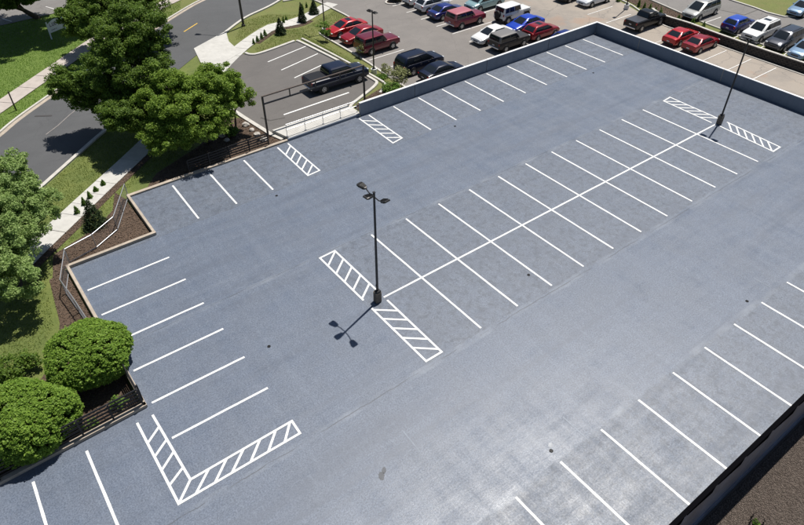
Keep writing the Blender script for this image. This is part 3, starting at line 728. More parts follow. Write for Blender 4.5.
def deck_pole(loc, height, heads, label, arm=None, base='deck'):
    t = empty('light_pole', loc)
    if base == 'deck':
        MB().cbox((0, 0, .38), .37, .37, .76, .05).build('concrete_base', M_baseconc, t); bz = .76
        MB().cbox((.02, -.02, .80), .29, .29, .09, .03).build('base_cover', M_blackmetal, t)
    else:
        m1 = MB(); m1.tube([(0, 0, -.2), (0, 0, .55)], .28, 18).build('concrete_base', M_coping, t); bz = .55
        MB().cbox((0, 0, bz+.03), .3, .3, .06, .01).build('base_plate', M_blackmetal, t)
    MB().loft([[(a*w, b*w, z) for a, b in ((-1,-.7),(-.7,-1),(.7,-1),(1,-.7),(1,.7),(.7,1),(-.7,1),(-1,.7))] for w, z in ((.058, bz), (.045, height))]).build('pole', M_bronze, t)
    MB().cbox((0, 0, height+.02), .13, .13, .04, .01).build('cap', M_bronze, t)
    MB().cbox((-.07, 0, bz+.45), .02, .08, .14, .004).build('hand_hole_cover', M_blackmetal, t)
    if arm: MB().tube(arm, .03, 8).build('cross_arm', M_bronze, t)
    for c, a, ti in heads: add_head(t, c, a, ti)
    tag(t, label, 'light pole', 'light poles'); return t
deck_pole((-3.18, -.05, 0), 7.3, [((-.04, .62, 7.22), R(100), R(-10)), ((-.04, -.66, 7.2), R(-84), R(-26)), ((-.08, 0, 7.2), R(186), R(-8))],
          'black light pole with three flood heads on the striped hatching mid deck', [(-.04, .66, 7.22), (-.02, .4, 7.08), (0, .1, 7.05), (0, -.1, 7.05), (-.02, -.42, 7.06), (-.04, -.7, 7.2)])
deck_pole((30.25, -.1, 0), 6.75, [((0, .22, 6.7), R(96), R(-8)), ((0, -.22, 6.7), R(-96), R(-8))],
          'black light pole on the hatching near the right parapet', [(0, .26, 6.7), (0, .1, 6.62), (0, -.1, 6.62), (0, -.26, 6.7)])
p = pt(374, 74); q = 5.7
deck_pole((p[0], p[1], H(*p)), q+.3, [((0, .1, q+.2), R(100), R(-4)), ((0, -.1, q+.2), R(-80), R(-4))], 'black light pole with two opposed heads behind the dark red sport utility', None, 'lot')
p = pt(325, 33); deck_pole((p[0], p[1], H(*p)), 7.5, [((0, .1, 7.4), R(100), R(-4)), ((0, -.1, 7.4), R(-80), R(-4))], 'black light pole rising from the lawn beside the bright red sedan', None, 'lot')
p = pt(626, 9); deck_pole((p[0], p[1], H(*p)), 7.5, [((-.1, 0, 7.4), R(180), R(-4))], 'light pole on a white concrete base by the black pickup', None, 'lot')
p = pt(243.5, 26)
t = empty('street_pole', (p[0], p[1], H(*p))); MB().tube([(0, 0, -.2), (0, 0, 9)], [.13, .09], 12).build('pole', M_bronze, t); MB().tube([(0, 0, 8.6), (-.6, .8, 8.9), (-1.2, 1.5, 8.9)], .04, 8).build('arm', M_bronze, t)
o = lamp_head_mesh().build('lamp_head', M_bronze, t); o.location = (-1.2, 1.5, 8.9); o.rotation_euler.z = R(130); MB().cbox((0, 0, .1), .34, .34, .2, .04).build('base_cover', M_bronze, t)
tag(t, 'tall dark street pole on the grass beside the road', 'street pole')
p = pt(16.3, 110.5)
t = empty('wooden_post', (p[0], p[1], H(*p))); MB().box(-.05, .05, -.05, .05, -.2, 1.65).build('post', mat('dark_timber', (.03, .022, .018), .8), t); MB().cbox((0, 0, 1.68), .12, .12, .05, .015).build('cap', MATS['dark_timber'], t)
tag(t, 'short dark post on the verge beside the far sidewalk', 'post')
# sign on the far lawn, half hidden by leaves
a = pt(52, 39.3); b = pt(67, 33); d = math.atan2(b[1]-a[1], b[0]-a[0]); w = math.hypot(b[0]-a[0], b[1]-a[1])
t = empty('lawn_sign', (a[0], a[1], H(*a)), d)
for x in (0, w): MB().box(x-.05, x+.05, -.05, .05, -.1, 1.75).build('post', M_signw, t)
nb = 10; pl = [(.06, .62)]+[(w-.06, .62)]+[(w-.06-(w-.12)*i/nb, 1.5+.28*math.sin(math.pi*i/nb)) for i in range(nb+1)]
pn = MB().loft([[(x, y, z) for x, z in pl] for y in (-.03, .03)]).build('sign_panel', M_signw, t)
zz, hh = 1.2, .34
for i, x in enumerate((.25, .55, .85)):
    lt = MB().box(x, x+.05, -.045, -.032, zz, zz+hh); lt.box(x+.0502, x+.2, -.045, -.032, zz, zz+.06)
    if i == 1: lt.box(x+.16, x+.21, -.0452, -.032, zz+.06, zz+hh)
    if i == 2: lt.box(x+.0502, x+.2, -.045, -.032, zz+hh-.06, zz+hh); lt.box(x+.0502, x+.16, -.045, -.032, zz+.14, zz+.2)
    lt.build('letter', M_signink, pn)
for x in (.3, .5, .66, .85): MB().box(x, x+.09, -.045, -.032, .82, .90).build('letter', M_signink, pn)
tag(t, 'pale blue arched sign on two posts on the far lawn, half behind leaves', 'sign')

# ---------------------------------------------------------------- fences and railings
def slat_rail(label, a, b, z0, posts, nsl=5, h=1.05, thing='slat_railing'):
    d = Vector((b[0]-a[0], b[1]-a[1])); L = d.length; t = empty(thing, (a[0], a[1], z0), math.atan2(d.y, d.x))
    for i in range(posts+1):
        x = L*i/posts; MB().box(x-.04, x+.04, .02, .1, 0, h+.04).build('post', M_blackmetal, t)
    for k in range(nsl):
        z = .14+k*(h-.16)/(nsl-1); MB().box(-.03, L+.03, -.025, .018, z-.045, z+.045).build('slat', M_blackmetal, t)
    tag(t, label, 'railing', 'black slatted railings'); return t
slat_rail('black slatted railing on the kerb between the two round shrubs and the blue-edged stalls', (-16.1, .9), (-20.2, .8), .22, 3)
slat_rail('black slatted railing beside the larger round shrub at the left picture edge', (-20.9, .78), (-26.6, .62), .22, 4)
slat_rail('black slatted railing on the left kerb next to the smaller round shrub', (-16.08, 5.2), (-16.08, 1.1), .22, 2)
slat_rail('black slatted railing in tree shade between the mulch bed and the top stalls', (.1, 18.6), (-6.2, 18.6), .1, 4, 5, .95)
def pipe_fence(label, pts, z, h=1.1, parts_mesh=True):
    t = empty('chain_link_fence', (pts[0][0], pts[0][1], z)); ox, oy = pts[0]
    L = [(x-ox, y-oy) for x, y in pts]
    for zz in (h, .12): MB().tube([(x, y, zz) for x, y in L], .028, 8).build('rail', M_steel, t)
    ps = resample(L, 1.6)
    for x, y in ps:
        MB().tube([(x, y, -.15), (x, y, h+.03)], .03, 8).build('post', M_steel, t)
    wire = MB(); 
    for (x0, y0), (x1, y1) in zip(L[:-1], L[1:]):
        ln = math.hypot(x1-x0, y1-y0); n = int(ln/.10); hh = h-.14
        for i in range(-int(hh/.1), n):
            for sgn in (1, -1):
                s0, s1 = (i*.1, i*.1+hh) if sgn == 1 else (i*.1+hh, i*.1)
                za, zb = .13, h-.01
                # clip to the bay
                def at(s, z): return (x0+(x1-x0)*s/ln, y0+(y1-y0)*s/ln, z)
                lo, hi = 0., 1.
                for e0 in (0,):
                    if s1 != s0:
                        ta, tb = (0-s0)/(s1-s0), (ln-s0)/(s1-s0); ta, tb = min(ta, tb), max(ta, tb); lo, hi = max(lo, ta), min(hi, tb)
                if hi-lo < .05: continue
                pa, pb = at(s0+(s1-s0)*lo, za+(zb-za)*lo), at(s0+(s1-s0)*hi, za+(zb-za)*hi)
                wire.tube([pa, pb], .0022, 3, False)
    wm = wire.build('wire_mesh', mat('dull_wire', (.10, .10, .11), .6), t); wm['kind'] = 'stuff'
    tag(t, label, 'fence', 'steel chain link fences'); return t
Zf = lambda *l: [un(60+a/4.04, 170+b/4.04, -.12)[:2] for a, b in l]
fa = [tuple(q) for q in Zf((42, 378), (150, 318), (235, 245), (278, 112))]
pipe_fence('steel chain link fence bending round the mulch corner by the small conifer', fa, -.12)
fb = [fa[0], (-16.75, 11.2), (-16.6, 9.2), (-16.5, 7.2), (-16.45, 6.4)]
pipe_fence('steel pipe fence along the left kerb above the smaller round shrub', [(fa[0][0]-.03, fa[0][1]-.12)]+fb[1:], -.12)

# ---------------------------------------------------------------- boulders
for i, (u, v, s) in enumerate(((246, 126, .30), (252, 131, .24), (257, 135.5, .28), (264, 140.5, .30), (227, 141, .24), (222.5, 137, .26))):
    x, y = pt(u, v); me = bmesh.new(); bmesh.ops.create_icosphere(me, subdivisions=2, radius=s)
    for vv in me.verts: vv.co *= random.uniform(.82, 1.1); vv.co.z *= .7
    m_ = bpy.data.meshes.new('boulder'); me.to_mesh(m_); me.free(); m_.materials.append(M_stone); o = link(bpy.data.objects.new('boulder', m_)); o.location = (x, y, H(x, y)+s*.4)
    tag(o, ['grey boulder furthest along the mulch bed beside the tree trunk', 'low tan boulder second in the mulch bed row', 'white boulder third in the mulch bed row', 'cream boulder nearest the portal frame post',
            'pale boulder in shade under the leafy tree', 'brown boulder behind the shaded pale one'][i], 'boulder', 'boulders in the mulch bed')

# ---------------------------------------------------------------- trees and shrubs
def crown_points(c, r, nclump, per, rc, shell=.55, flatb=.0, seed=0):
    la = .09 if shell > .8 else .22
    g = np.random.default_rng(seed); C = g.normal(size=(nclump, 3)); C /= np.linalg.norm(C, axis=1)[:, None]
    rad = (shell+(1-shell)*g.random(nclump))[:, None]; lump = 1+la*np.sin(C[:, :1]*5+seed)*np.cos(C[:, 1:2]*4+seed*2)
    C = C*rad*lump; C[:, 2] = np.where(C[:, 2] < -flatb, -flatb+(C[:, 2]+flatb)*.35, C[:, 2]) if flatb else C[:, 2]
    C = C*np.array(r)+np.array(c)
    P = []; N = []
    for q in C:
        d = g.normal(size=(per, 3)); d /= np.linalg.norm(d, axis=1)[:, None]; s = rc*(.6+.7*g.random())
        P.append(q+d*(g.random((per, 1))**.4)*s*np.array([1, 1, .62])); N.append(d+(q-np.array(c))/np.array(r)*.5)
    return C, np.concatenate(P), np.concatenate(N)
def tree(name, label, base, crowns, m, leaf, cat='tree', group=None, trunk_r=.16, stems=1, up=.6, aspect=.62, seed=1, limbs=7):
    """crowns: list of (centre, radii, clumps, leaves per clump, clump radius, shell)"""
    z0 = H(*base[:2]) if len(base) == 2 else base[2]; t = empty(name, (base[0], base[1], z0)); o = np.array([base[0], base[1], z0])
    PP = []; CC = []; NN = []
    for i, (c, r, n, per, rc, sh) in enumerate(crowns):
        C, P, N = crown_points(c, r, n, per, rc, sh, .35, seed*13+i); PP.append(P); CC.append(C); NN.append(N)
    V, F = quads(np.concatenate(PP), leaf, up, aspect, np.concatenate(NN)); np_mesh('crown', V-o, F, m, t)
    g = random.Random(seed)
    for s_ in range(stems):
        tr = MB(); cc = np.array(crowns[s_ % len(crowns)][0])-o; r0 = trunk_r; dx = g.uniform(-.3, .3)*(stems > 1); dy = g.uniform(-.3, .3)*(stems > 1)
        fork = np.array([cc[0]*.45+dx, cc[1]*.45+dy, max(.35, cc[2]*.5)])
        tr.tube([(dx, dy, -.15), (dx, dy, .05), tuple(fork*.55+np.array([dx, dy, 0])*.3), tuple(fork)], [r0*1.5, r0*1.1, r0*.9, r0*.75], 9); tk = tr.build('trunk', M_bark, t, True)
        cl = CC[s_ % len(CC)]-o
        for k in range(limbs):
            e = cl[g.randrange(len(cl))]; mid = (fork+e)/2+np.array([g.uniform(-.3, .3), g.uniform(-.3, .3), g.uniform(0, .4)])
            MB().tube([tuple(fork*.97), tuple(mid), tuple(e)], [r0*.55, r0*.3, r0*.08], 6).build('limb', M_bark, tk, True)
    tag(t, label, cat, group); return t
G_ = 'large street trees'
tree('maple_tree', 'leafy mid green tree overhanging the mulch bed and the top stalls', (-3.0, 22.0), [((-4.5, 20.7, 2.9), (3.4, 2.5, 2.1), 213, 265, 0.48, .6), ((-5.2, 22.2, 4.6), (2.3, 2., 1.6), 95, 265, 0.45, .5), ((-2.4, 21.6, 4.3), (2.0, 1.8, 1.5), 85, 265, 0.44, .5), ((-6.4, 20.6, 2.3), (1.8, 1.7, 1.4), 75, 265, 0.41, .5)], M_leafA, .064, group=G_, trunk_r=.13, stems=2, seed=3)
tree('maple_tree', 'small bright green tree reaching towards the portal frame', (-.75, 22.4), [((-.5, 22.0, 3.0), (1.5, 1.3, 1.4), 71, 244, 0.37, .45), ((-1.6, 23.2, 4.2), (1.5, 1.3, 1.2), 56, 244, 0.37, .45)], M_leafA, .064, group=G_, trunk_r=.08, stems=2, seed=5)
tree('maple_tree', 'tall dark green tree between the sidewalk and the road', (-6.2, 27.6), [((-6.4, 26.6, 4.4), (3.2, 3.0, 3.2), 308, 265, 0.50, .6), ((-5.3, 27.4, 7.2), (2.7, 2.5, 2.0), 166, 265, 0.48, .55), ((-9.0, 28.3, 3.4), (2.1, 1.9, 1.8), 113, 254, 0.44, .5), ((-10.0, 29.4, 3.9), (1.8, 1.6, 1.4), 70, 240, .46, .45), ((-8.4, 23.8, 3.0), (1.7, 1.6, 1.2), 82, 254, 0.43, .5), ((-7.5, 24.9, 2.9), (2.2, 1.8, 1.6), 103, 254, 0.44, .5)], M_leafB, .068, group=G_, trunk_r=.24, seed=8, limbs=9)
tree('maple_tree', 'broad green tree across the street at the top edge', (-2.4, 45.6), [((-1.2, 45.2, 4.2), (4.4, 3.8, 3.1), 285, 224, 0.60, .55), ((-4.6, 43.6, 3.2), (2.2, 2.2, 1.9), 103, 224, 0.53, .5), ((2.6, 45.4, 5.2), (3, 3, 2.2), 127, 224, 0.57, .5)], M_leafB, .09, group=G_, trunk_r=.22, seed=11, limbs=9)
DB = pt(38, 18)
def at_y(u, v, y0):
    d = ray(u, v); return tuple(CAM_C+(y0-CAM_C[1])/d[1]*d)
tree('maple_tree', 'tree with dark trunk in the top left corner casting lawn shade', DB, [(at_y(7, 3, DB[1]-1.5), (1.3, 1.2, .8), 36, 130, .5, .3), (at_y(26, -2, DB[1]-1), (1.4, 1.2, .5), 30, 130, .5, .3), ((DB[0]+2.6, DB[1]-6.4, 8.4), (3.4, 3.4, 2.2), 170, 130, .7, .35), ((DB[0]-4.5, DB[1]-7.2, 7.8), (3.6, 3., 2.0), 150, 130, .7, .35), ((DB[0]-2.5, DB[1]-4.6, 7.0), (4.6, 4.6, 2.3), 285, 152, 0.67, .35), ((DB[0]-6.5, DB[1]-2, 5.0), (2.2, 2., 1.2), 71, 152, 0.53, .4), ((DB[0]+1.0, DB[1], 8), (4, 3.6, 2.4), 166, 152, 0.67, .4)], M_leafB, .13, group=G_, trunk_r=.3, seed=14, limbs=9)
tree('silver_tree', 'grey green tree at the left edge over the sidewalk', (-18.8, 13.6), [((-18.4, 15.0, 3.3), (2.8, 3.0, 2.4), 213, 234, 0.40, .5), ((-17.2, 17.8, 4.4), (2.0, 2.2, 1.5), 103, 234, 0.37, .45), ((-19.2, 12.0, 2.5), (2.2, 2.4, 1.9), 108, 224, 0.40, .45), ((-16.6, 16.0, 3.3), (1.7, 1.9, 1.5), 95, 234, 0.37, .45)], M_leafE, .062, group=G_, trunk_r=.17, stems=2, seed=17)
tree('round_shrub', 'smaller dense round green shrub overhanging the left kerb', (-17.3, 4.5), [((-17.25, 4.3, 1.3), (1.95, 1.8, 1.5), 2000, 46, .14, .93)], M_leafF, .05, 'shrub', 'dense round shrubs', .07, 3, .8, seed=21, limbs=5)
tree('round_shrub', 'larger dense round green shrub at the left picture edge', (-20.9, 2.5), [((-20.9, 2.3, 1.1), (2.4, 1.85, 1.7), 2700, 46, .14, .93)], M_leafF, .05, 'shrub', 'dense round shrubs', .07, 3, .8, seed=23, limbs=5)
tree('round_shrub', 'low dark shaded shrub behind the two dense round shrubs', (-20.4, 6.6), [((-20.4, 6.9, .3), (1.2, .8, .45), 60, 60, .25, .6)], M_leafB, .06, 'shrub', 'dense round shrubs', .05, 2, .8, seed=24, limbs=3)
def cone_tree(label, base, h, r, seed, m=None, name='small_spruce', cat='conifer', group='small conifers', n=2600, leaf=.07):
    g = np.random.default_rng(seed); h *= .78+.42*g.random(); r *= .8+.4*g.random(); z0 = H(*base); t = empty(name, (base[0], base[1], z0)); t.rotation_euler = (g.normal(0, .04), g.normal(0, .04), 0); k = g.random(n)**.8; z = .08+(h-.08)*(1-k**.6)
    rr = r*(1-z/h)**.85*(.55+.5*g.random(n)); a = g.uniform(0, 6.283, n); rr *= 1+.18*np.sin(a*5+z*9)
    P = np.c_[rr*np.cos(a), rr*np.sin(a), z]; V, F = quads(P, leaf, .4, .35, np.c_[np.cos(a), np.sin(a), np.full(n, .3)]); np_mesh('crown', V, F, m or M_leafS, t)
    MB().tube([(0, 0, -.1), (0, 0, h*.92)], [.05, .012], 7).build('trunk', M_bark, t); tag(t, label, cat, group); return t
for i, ((u, v), l) in enumerate((((281, 34), 'small dark conifer nearest the small lot on the dry lawn'), ((302.5, 22.5), 'middle small dark conifer on the dry lawn'), ((314, 14), 'small dark conifer furthest up the dry lawn by the sidewalk'))):
    cone_tree(l, pt(u, v), 2.0, .62, 30+i)
cone_tree('small green conifer behind the chain link fence at the mulch corner', (-13.4, 16.6), 1.9, .75, 40)
# clipped upright plants along the sidewalks and the retaining wall
k = 0
words = ['first', 'second', 'third', 'fourth', 'fifth', 'sixth']
row = [(57, 227.5), (78, 213.5), (84.5, 205.5), (90.5, 198.5), (96.5, 191.5), (103.5, 185.5)]
for i, (u, v) in enumerate(row[1:]): cone_tree(f'{words[i]} upright plant from the left beside the near sidewalk', pt(u, v), .6, .2, 50+i, M_leafG, 'upright_plant', 'plant', 'upright plants along the near sidewalk', 420, .055)
row = Zc(180, 0, 5.743, (425, 252), (447, 238), (470, 222), (490, 205), (596, 133), (612, 118), (705, 58), (728, 42))
for i, (u, v) in enumerate(row): cone_tree(['first', 'second', 'third', 'fourth', 'fifth', 'sixth', 'seventh', 'eighth'][i]+' upright plant from the driveway along the sunny sidewalk', pt(u, v), .7, .19, 60+i, M_leafG, 'upright_plant', 'plant', 'upright plants along the sunny sidewalk', 380, .06)
row = Zc(570, 0, 6.7, (460, 42), (495, 60), (530, 77), (568, 88), (604, 102), (725, 134), (250, 12), (320, 12))+Zc(660, 0, 5.583, (180, 135), (237, 160))
pos = ['first of the row behind the black pickup', 'second of the row behind the black pickup', 'third of the row behind the black pickup', 'fourth of the row behind the black pickup', 'last of the row behind the black pickup',
       'beside the silver minivan front', 'left of the white based pole', 'close by the white based pole', 'below the silver minivan door', 'between silver minivan and blue hatchback']
for i, (u, v) in enumerate(row): cone_tree('green upright plant above the retaining wall, '+pos[i], pt(u, v), .85, .26, 80+i, M_leafG, 'upright_plant', 'plant', 'upright plants above the retaining wall', 380, .07)
def bush(label, base, r, h, m, seed, leaf=.08, n=40, per=26, name='bush', group='small bushes', trunk=.03):
    z0 = H(*base); return tree(name, label, base, [((base[0], base[1], z0+h*.6), (r, r, h*.42), n, per, r*.38, .5)], m, leaf, 'bush', group, trunk, 3, .6, seed=seed, limbs=3)
bush('slender young green tree in front of the bright red sedan hood', pt(326, 42), .75, 2.3, M_leafG, 101, .09, 26, 22, 'young_tree', 'young trees', .03)
bush('wispy pale sapling on the grass strip behind the dark red sport utility', pt(361, 58), .45, 1.5, M_leafY, 102, .07, 16, 16, 'young_tree', 'young trees', .02)
bush('olive sapling behind the parapet beside the navy cars', pt(399, 88), .95, 2.0, M_leafY, 103, .08, 46, 24, 'young_tree', 'young trees', .03)
bush('pale sapling right of the two headed pole', pt(387, 77), .6, 1.3, M_leafY, 104, .07, 22, 20, 'young_tree', 'young trees', .02)
bush('low bright green plant at the foot of the two headed pole', pt(381, 79.5), .5, .45, M_leafG, 105, .07)
bush('low green shrub on the mulch behind the parapet end', pt(391, 90), .8, .5, M_leafG, 106, .07)
bush('dark shrub in the round kerbed island at the top', ISL, .8, 1.2, M_leafS, 107, .1, 50, 30)
bush('small green weed in the brown gravel at bottom right', tuple(un(755.5, 523.5, -3.36)[:2]), .16, .2, M_leafG, 108, .05, 14, 14)
bush('leafy green plant in the shade below the small lot tree', pt(232, 137), .5, .8, M_leafG, 109, .09)
bush('sparse green plant in the shaded corner behind the slatted railing', (-17.0, 1.7), .4, .6, M_leafG, 110, .07, 22, 14)
bush('low green plant with orange soil by the slatted railing', (-18.4, 1.4), .35, .35, M_leafG, 111, .06, 16, 12)

# ---------------------------------------------------------------- vehicles
def paint(name, c, metal=.15, rough=.28):
    dk = max(c) < .07
    return mat('paint_'+name, c, .35 if dk else rough, metal=0 if dk else metal, coat=.15 if dk else .6, spec=.25 if dk else .5)
TYPES = dict(
  crew=dict(L=5.8, W=1.98, H=1.86, wb=3.62, r=.39, prof=((-2.9,.7,.95),(-2.88,1.22,.98),(-2.2,1.24,1),(.6,1.22,1),(1.4,1.2,1),(2.6,1.12,.97),(2.86,1.0,.92),(2.9,.7,.88)), g=(-1.15,1.75,-.95,.85), belt=1.21, rw=.78),
  sedan=dict(L=4.7, W=1.82, H=1.45, wb=2.72, r=.33, prof=((-2.35,.55,.86),(-2.28,.92,.93),(-1.75,1.0,.98),(-.9,.98,1),(.9,.97,1),(1.3,.94,.99),(2.05,.78,.95),(2.28,.66,.88),(2.35,.5,.82)), g=(-1.9,1.25,-1.05,.25), belt=.96, rw=.72),
  hatch=dict(L=4.35, W=1.8, H=1.52, wb=2.62, r=.33, prof=((-2.18,.6,.88),(-2.12,.98,.95),(-1.5,1.02,1),(.8,.98,1),(1.2,.95,.99),(1.9,.82,.95),(2.12,.68,.88),(2.18,.5,.82)), g=(-2.08,1.2,-1.5,.25), belt=.99, rw=.72),
  suv=dict(L=4.8, W=1.9, H=1.74, wb=2.8, r=.37, prof=((-2.4,.6,.9),(-2.36,1.06,.96),(-1.8,1.12,1),(.9,1.1,1),(1.3,1.08,.99),(2.1,.98,.96),(2.34,.85,.9),(2.4,.6,.84)), g=(-2.34,1.3,-2.0,.4), belt=1.1, rw=.76),
  van=dict(L=5.05, W=1.95, H=1.76, wb=3.02, r=.35, prof=((-2.52,.6,.9),(-2.48,1.02,.96),(-1.9,1.06,1),(1.1,1.02,1),(1.7,.98,.98),(2.3,.84,.93),(2.48,.7,.86),(2.52,.5,.8)), g=(-2.46,1.75,-2.15,.55), belt=1.03, rw=.76),
  boxy=dict(L=4.6, W=1.95, H=1.82, wb=2.66, r=.38, prof=((-2.3,.65,.96),(-2.28,1.1,.98),(-1.8,1.14,1),(.6,1.14,1),(1.0,1.13,1),(2.1,1.08,.98),(2.27,1.02,.96),(2.3,.65,.94)), g=(-2.26,.85,-2.1,.3), belt=1.13, rw=.84),
  jeep=dict(L=4.6, W=1.8, H=1.86, wb=2.95, r=.41, prof=((-2.15,.65,.92),(-2.12,1.15,.94),(-1.6,1.2,.96),(.6,1.2,.96),(.9,1.18,.9),(2.05,1.12,.8),(2.18,1.05,.78),(2.22,.7,.76)), g=(-2.1,.72,-2.02,.45), belt=1.19, rw=.84),
  pickup=dict(L=5.8, W=1.98, H=1.88, wb=3.62, r=.39, prof=((-2.9,.7,.95),(-2.88,1.22,.98),(-2.2,1.24,1),(.6,1.22,1),(1.4,1.2,1),(2.6,1.12,.97),(2.86,1.0,.92),(2.9,.7,.88)), g=(-.75,1.65,-.5,.75), belt=1.21, rw=.78),
)
def car(kind, pos, heading, color, label, name=None, cat='car', group='parked cars', roof=None, scale=1., sunroof=False, cover=None, dark=False, wheel=None):
    T = TYPES[kind]; z = H(*pos)+.045; t = empty(name or {'pickup': 'pickup_truck', 'crew': 'pickup_truck', 'suv': 'sport_utility_car', 'boxy': 'sport_utility_car', 'jeep': 'off_road_car', 'van': 'minivan', 'hatch': 'hatchback_car', 'sedan': 'sedan_car'}[kind], (pos[0], pos[1], z), heading)
    t.scale = (scale,)*3
    W = T['W']/2; zb = .24 if kind not in ('pickup', 'crew', 'boxy', 'jeep') else .36; rings = []
    prof = T['prof']; X = [p[0] for p in prof]
    xs = sorted(set(list(X)+list(np.linspace(X[0]+.3, X[-1]-.3, 9))))
    for x in xs:
        zt = float(np.interp(x, X, [p[1] for p in prof])); w = W*float(np.interp(x, X, [p[2] for p in prof])); zb_ = zb+.10*(abs(x) > T['L']/2-.25)
        hh = zt-zb_
        half = [(.80*w, zb_), (.95*w, zb_+.10*hh), (1.0*w, zb_+.45*hh), (.985*w, zb_+.72*hh), (.94*w, zt-.06*hh), (.86*w, zt), (.45*w, zt+.025)]
        rings.append([(x, y, q) for y, q in half]+[(x, -y, q) for y, q in reversed(half)])
    body = smooth_angle(MB().loft(rings).build('body', color, t), 38)
    x0, x1, r0, r1 = T['g']; bz = T['belt']-.03; Hh = T['H']; bw = W*.90*(.95 if kind == 'jeep' else 1); rw = W*T['rw']; rl = [(0., 0.), (.55, .5), (.9, .86), (1., 1.)]
    def rect(xa, xb, w, zz, ins=.06):
        return [(xa+ins, -w, zz), (xb-ins*2.2, -w, zz), (xb, -w*.80, zz), (xb+.03, 0, zz), (xb, w*.80, zz), (xb-ins*2.2, w, zz), (xa+ins, w, zz), (xa, w*.85, zz), (xa-.015, 0, zz), (xa, -w*.85, zz)]
    bot = rect(x0, x1, bw, bz); top = rect(r0, r1, rw, Hh-.06); crown = rect(r0+.12, r1-.15, rw*.86, Hh-.01); cr2 = rect(r0+.35, r1-.4, rw*.5, Hh)
    mx_, mr_ = (x0+x1)/2, (r0+r1)/2
    def bulge(q, v): b_ = 1+(.0 if kind in ('jeep',) else .035)*4*v*(1-v); c_ = mx_*(1-v)+mr_*v; return (c_+(q[0]-c_)*b_, q[1]*b_, q[2])
    mids = [[bulge([a_+(b_-a_)*v for a_, b_ in zip(p0, p1)], v) for p0, p1 in zip(bot, top)] for v in (.33, .66)]
    cab = smooth_angle(MB().loft([bot]+mids+[top, crown, cr2]).build('cabin', roof or color, t), 42)
    bot, top = [Vector(p) for p in bot], [Vector(p) for p in top]
    def pane(i, j, u0, u1, v0, v1, nm, n=4):
        P = []; nv = 3
        for a in range(nv+1):
            for b in range(n+1):
                u = u0+(u1-u0)*b/n; v = v0+(v1-v0)*a/nv; q = (bot[i]*(1-u)+bot[j]*u)*(1-v)+(top[i]*(1-u)+top[j]*u)*v; P.append(Vector(bulge(q, v)))
        c = (P[n]-P[0]).cross(P[nv*(n+1)]-P[0]).normalized(); ctr = Vector(((x0+x1)/2, 0, P[0].z))
        if c.dot(P[0]-ctr) < 0: c = -c
        mb_ = MB(); w_ = n+1
        mb_.add([tuple(q+c*.012) for q in P], [(a*w_+b, a*w_+b+1, (a+1)*w_+b+1, (a+1)*w_+b) for a in range(nv) for b in range(n)])
        o = mb_.build(nm, M_glass, cab, True); fl_ = [p for p in o.data.polygons if p.normal.dot(c) < 0]
        for p in fl_: p.flip()
        return o
    # windscreen and rear glass span two facets each
    for i, j, nm in ((2, 3, 'windscreen'), (3, 4, 'windscreen')): pane(i, j, 0 if i == 3 else .06, .94 if j == 4 else 1, .06, .93, nm)
    for i, j in ((7, 8), (8, 9)): pane(i, j, .06 if i == 7 else 0, 1 if j == 8 else .94, .22 if kind not in ('sedan',) else .06, .92, 'rear_window')
    nwin = {'sedan': 2, 'hatch': 2, 'suv': 3, 'van': 3, 'boxy': 2, 'jeep': 3, 'pickup': 2, 'crew': 2}[kind]
    edges = {2: [.05, .50, .96], 3: [.03, .28, .60, .97]}[nwin]
    if kind == 'boxy': edges = [.04, .56, .97]
    for (i, j, rev) in ((0, 1, False), (5, 6, True)):
        for a, b in zip(edges[:-1], edges[1:]):
            ua, ub = a+.012, b-.012
            if rev: ua, ub = 1-ub, 1-ua
            pane(i, j, ua, ub, .10, .90, 'side_window', 1)
    # wheels
    r = T['r']; wx = T['wb']/2
    for sx in (-1, 1):
        for sy in (-1, 1):
            MB().disc_ring((sx*wx, sy*(W-.115), r+.02), True, r*1.16, .245, 20, r*1.13).build('wheel_arch', M_trim, t)
            wh = smooth_angle(MB().disc_ring((0, 0, 0), True, r, .22, 24, r*.9).build('wheel', M_tyre, t)); wh.location = (sx*wx, sy*(W-.085), r)
            rm = MB(); rm.disc_ring((0, sy*.095, 0), True, r*.62, .04, 20, r*.58)
            rm.build('rim', wheel or M_rim, wh)
            hb = MB()
            for q in range(5):
                a = q*2*math.pi/5; hb.add([(math.cos(a-.32)*r*.28, sy*.118, math.sin(a-.32)*r*.28), (math.cos(a-.18)*r*.54, sy*.118, math.sin(a-.18)*r*.54), (math.cos(a+.18)*r*.54, sy*.118, math.sin(a+.18)*r*.54), (math.cos(a+.32)*r*.28, sy*.118, math.sin(a+.32)*r*.28)], [(0, 1, 2, 3)])
            hb.build('spoke_gaps', M_trim, wh)
    xf, xr = prof[-1][0], prof[0][0]; fz = float(np.interp(xf-.12, X, [p[1] for p in prof])); rz_ = float(np.interp(xr+.1, X, [p[1] for p in prof]))
    fw = W*float(np.interp(xf-.1, X, [p[2] for p in prof])); rw_ = W*float(np.interp(xr+.06, X, [p[2] for p in prof]))
    for sy in (-1, 1):
        MB().cbox((xf-.13, sy*fw*.80, fz-.06), .26, fw*.30, .13, .03).build('headlight', M_lampl, t)
        hgt = .15 if kind == 'sedan' else .26
        MB().cbox((xr+.07, sy*rw_*.84, rz_-.16), .14, rw_*.22, hgt, .03).build('taillight', M_lampr, t)
        mx = T['g'][1]-.55; MB().cbox((mx, sy*(W*.98+.06), T['belt']+.03), .12, .18, .12, .03).build('mirror', color if not dark else M_trim, t)
        for dxh in ((-.35, .55) if kind not in ('boxy', 'jeep') else (.1,)):
            MB().cbox((dxh-.15, sy*(W*.985), T['belt']-.17), .16, .03, .03, .008).build('door_handle', M_trim, t)
    MB().cbox((xf-.02, 0, fz-.22), .1, fw*.9, .16, .03).build('grille', M_trim, t)
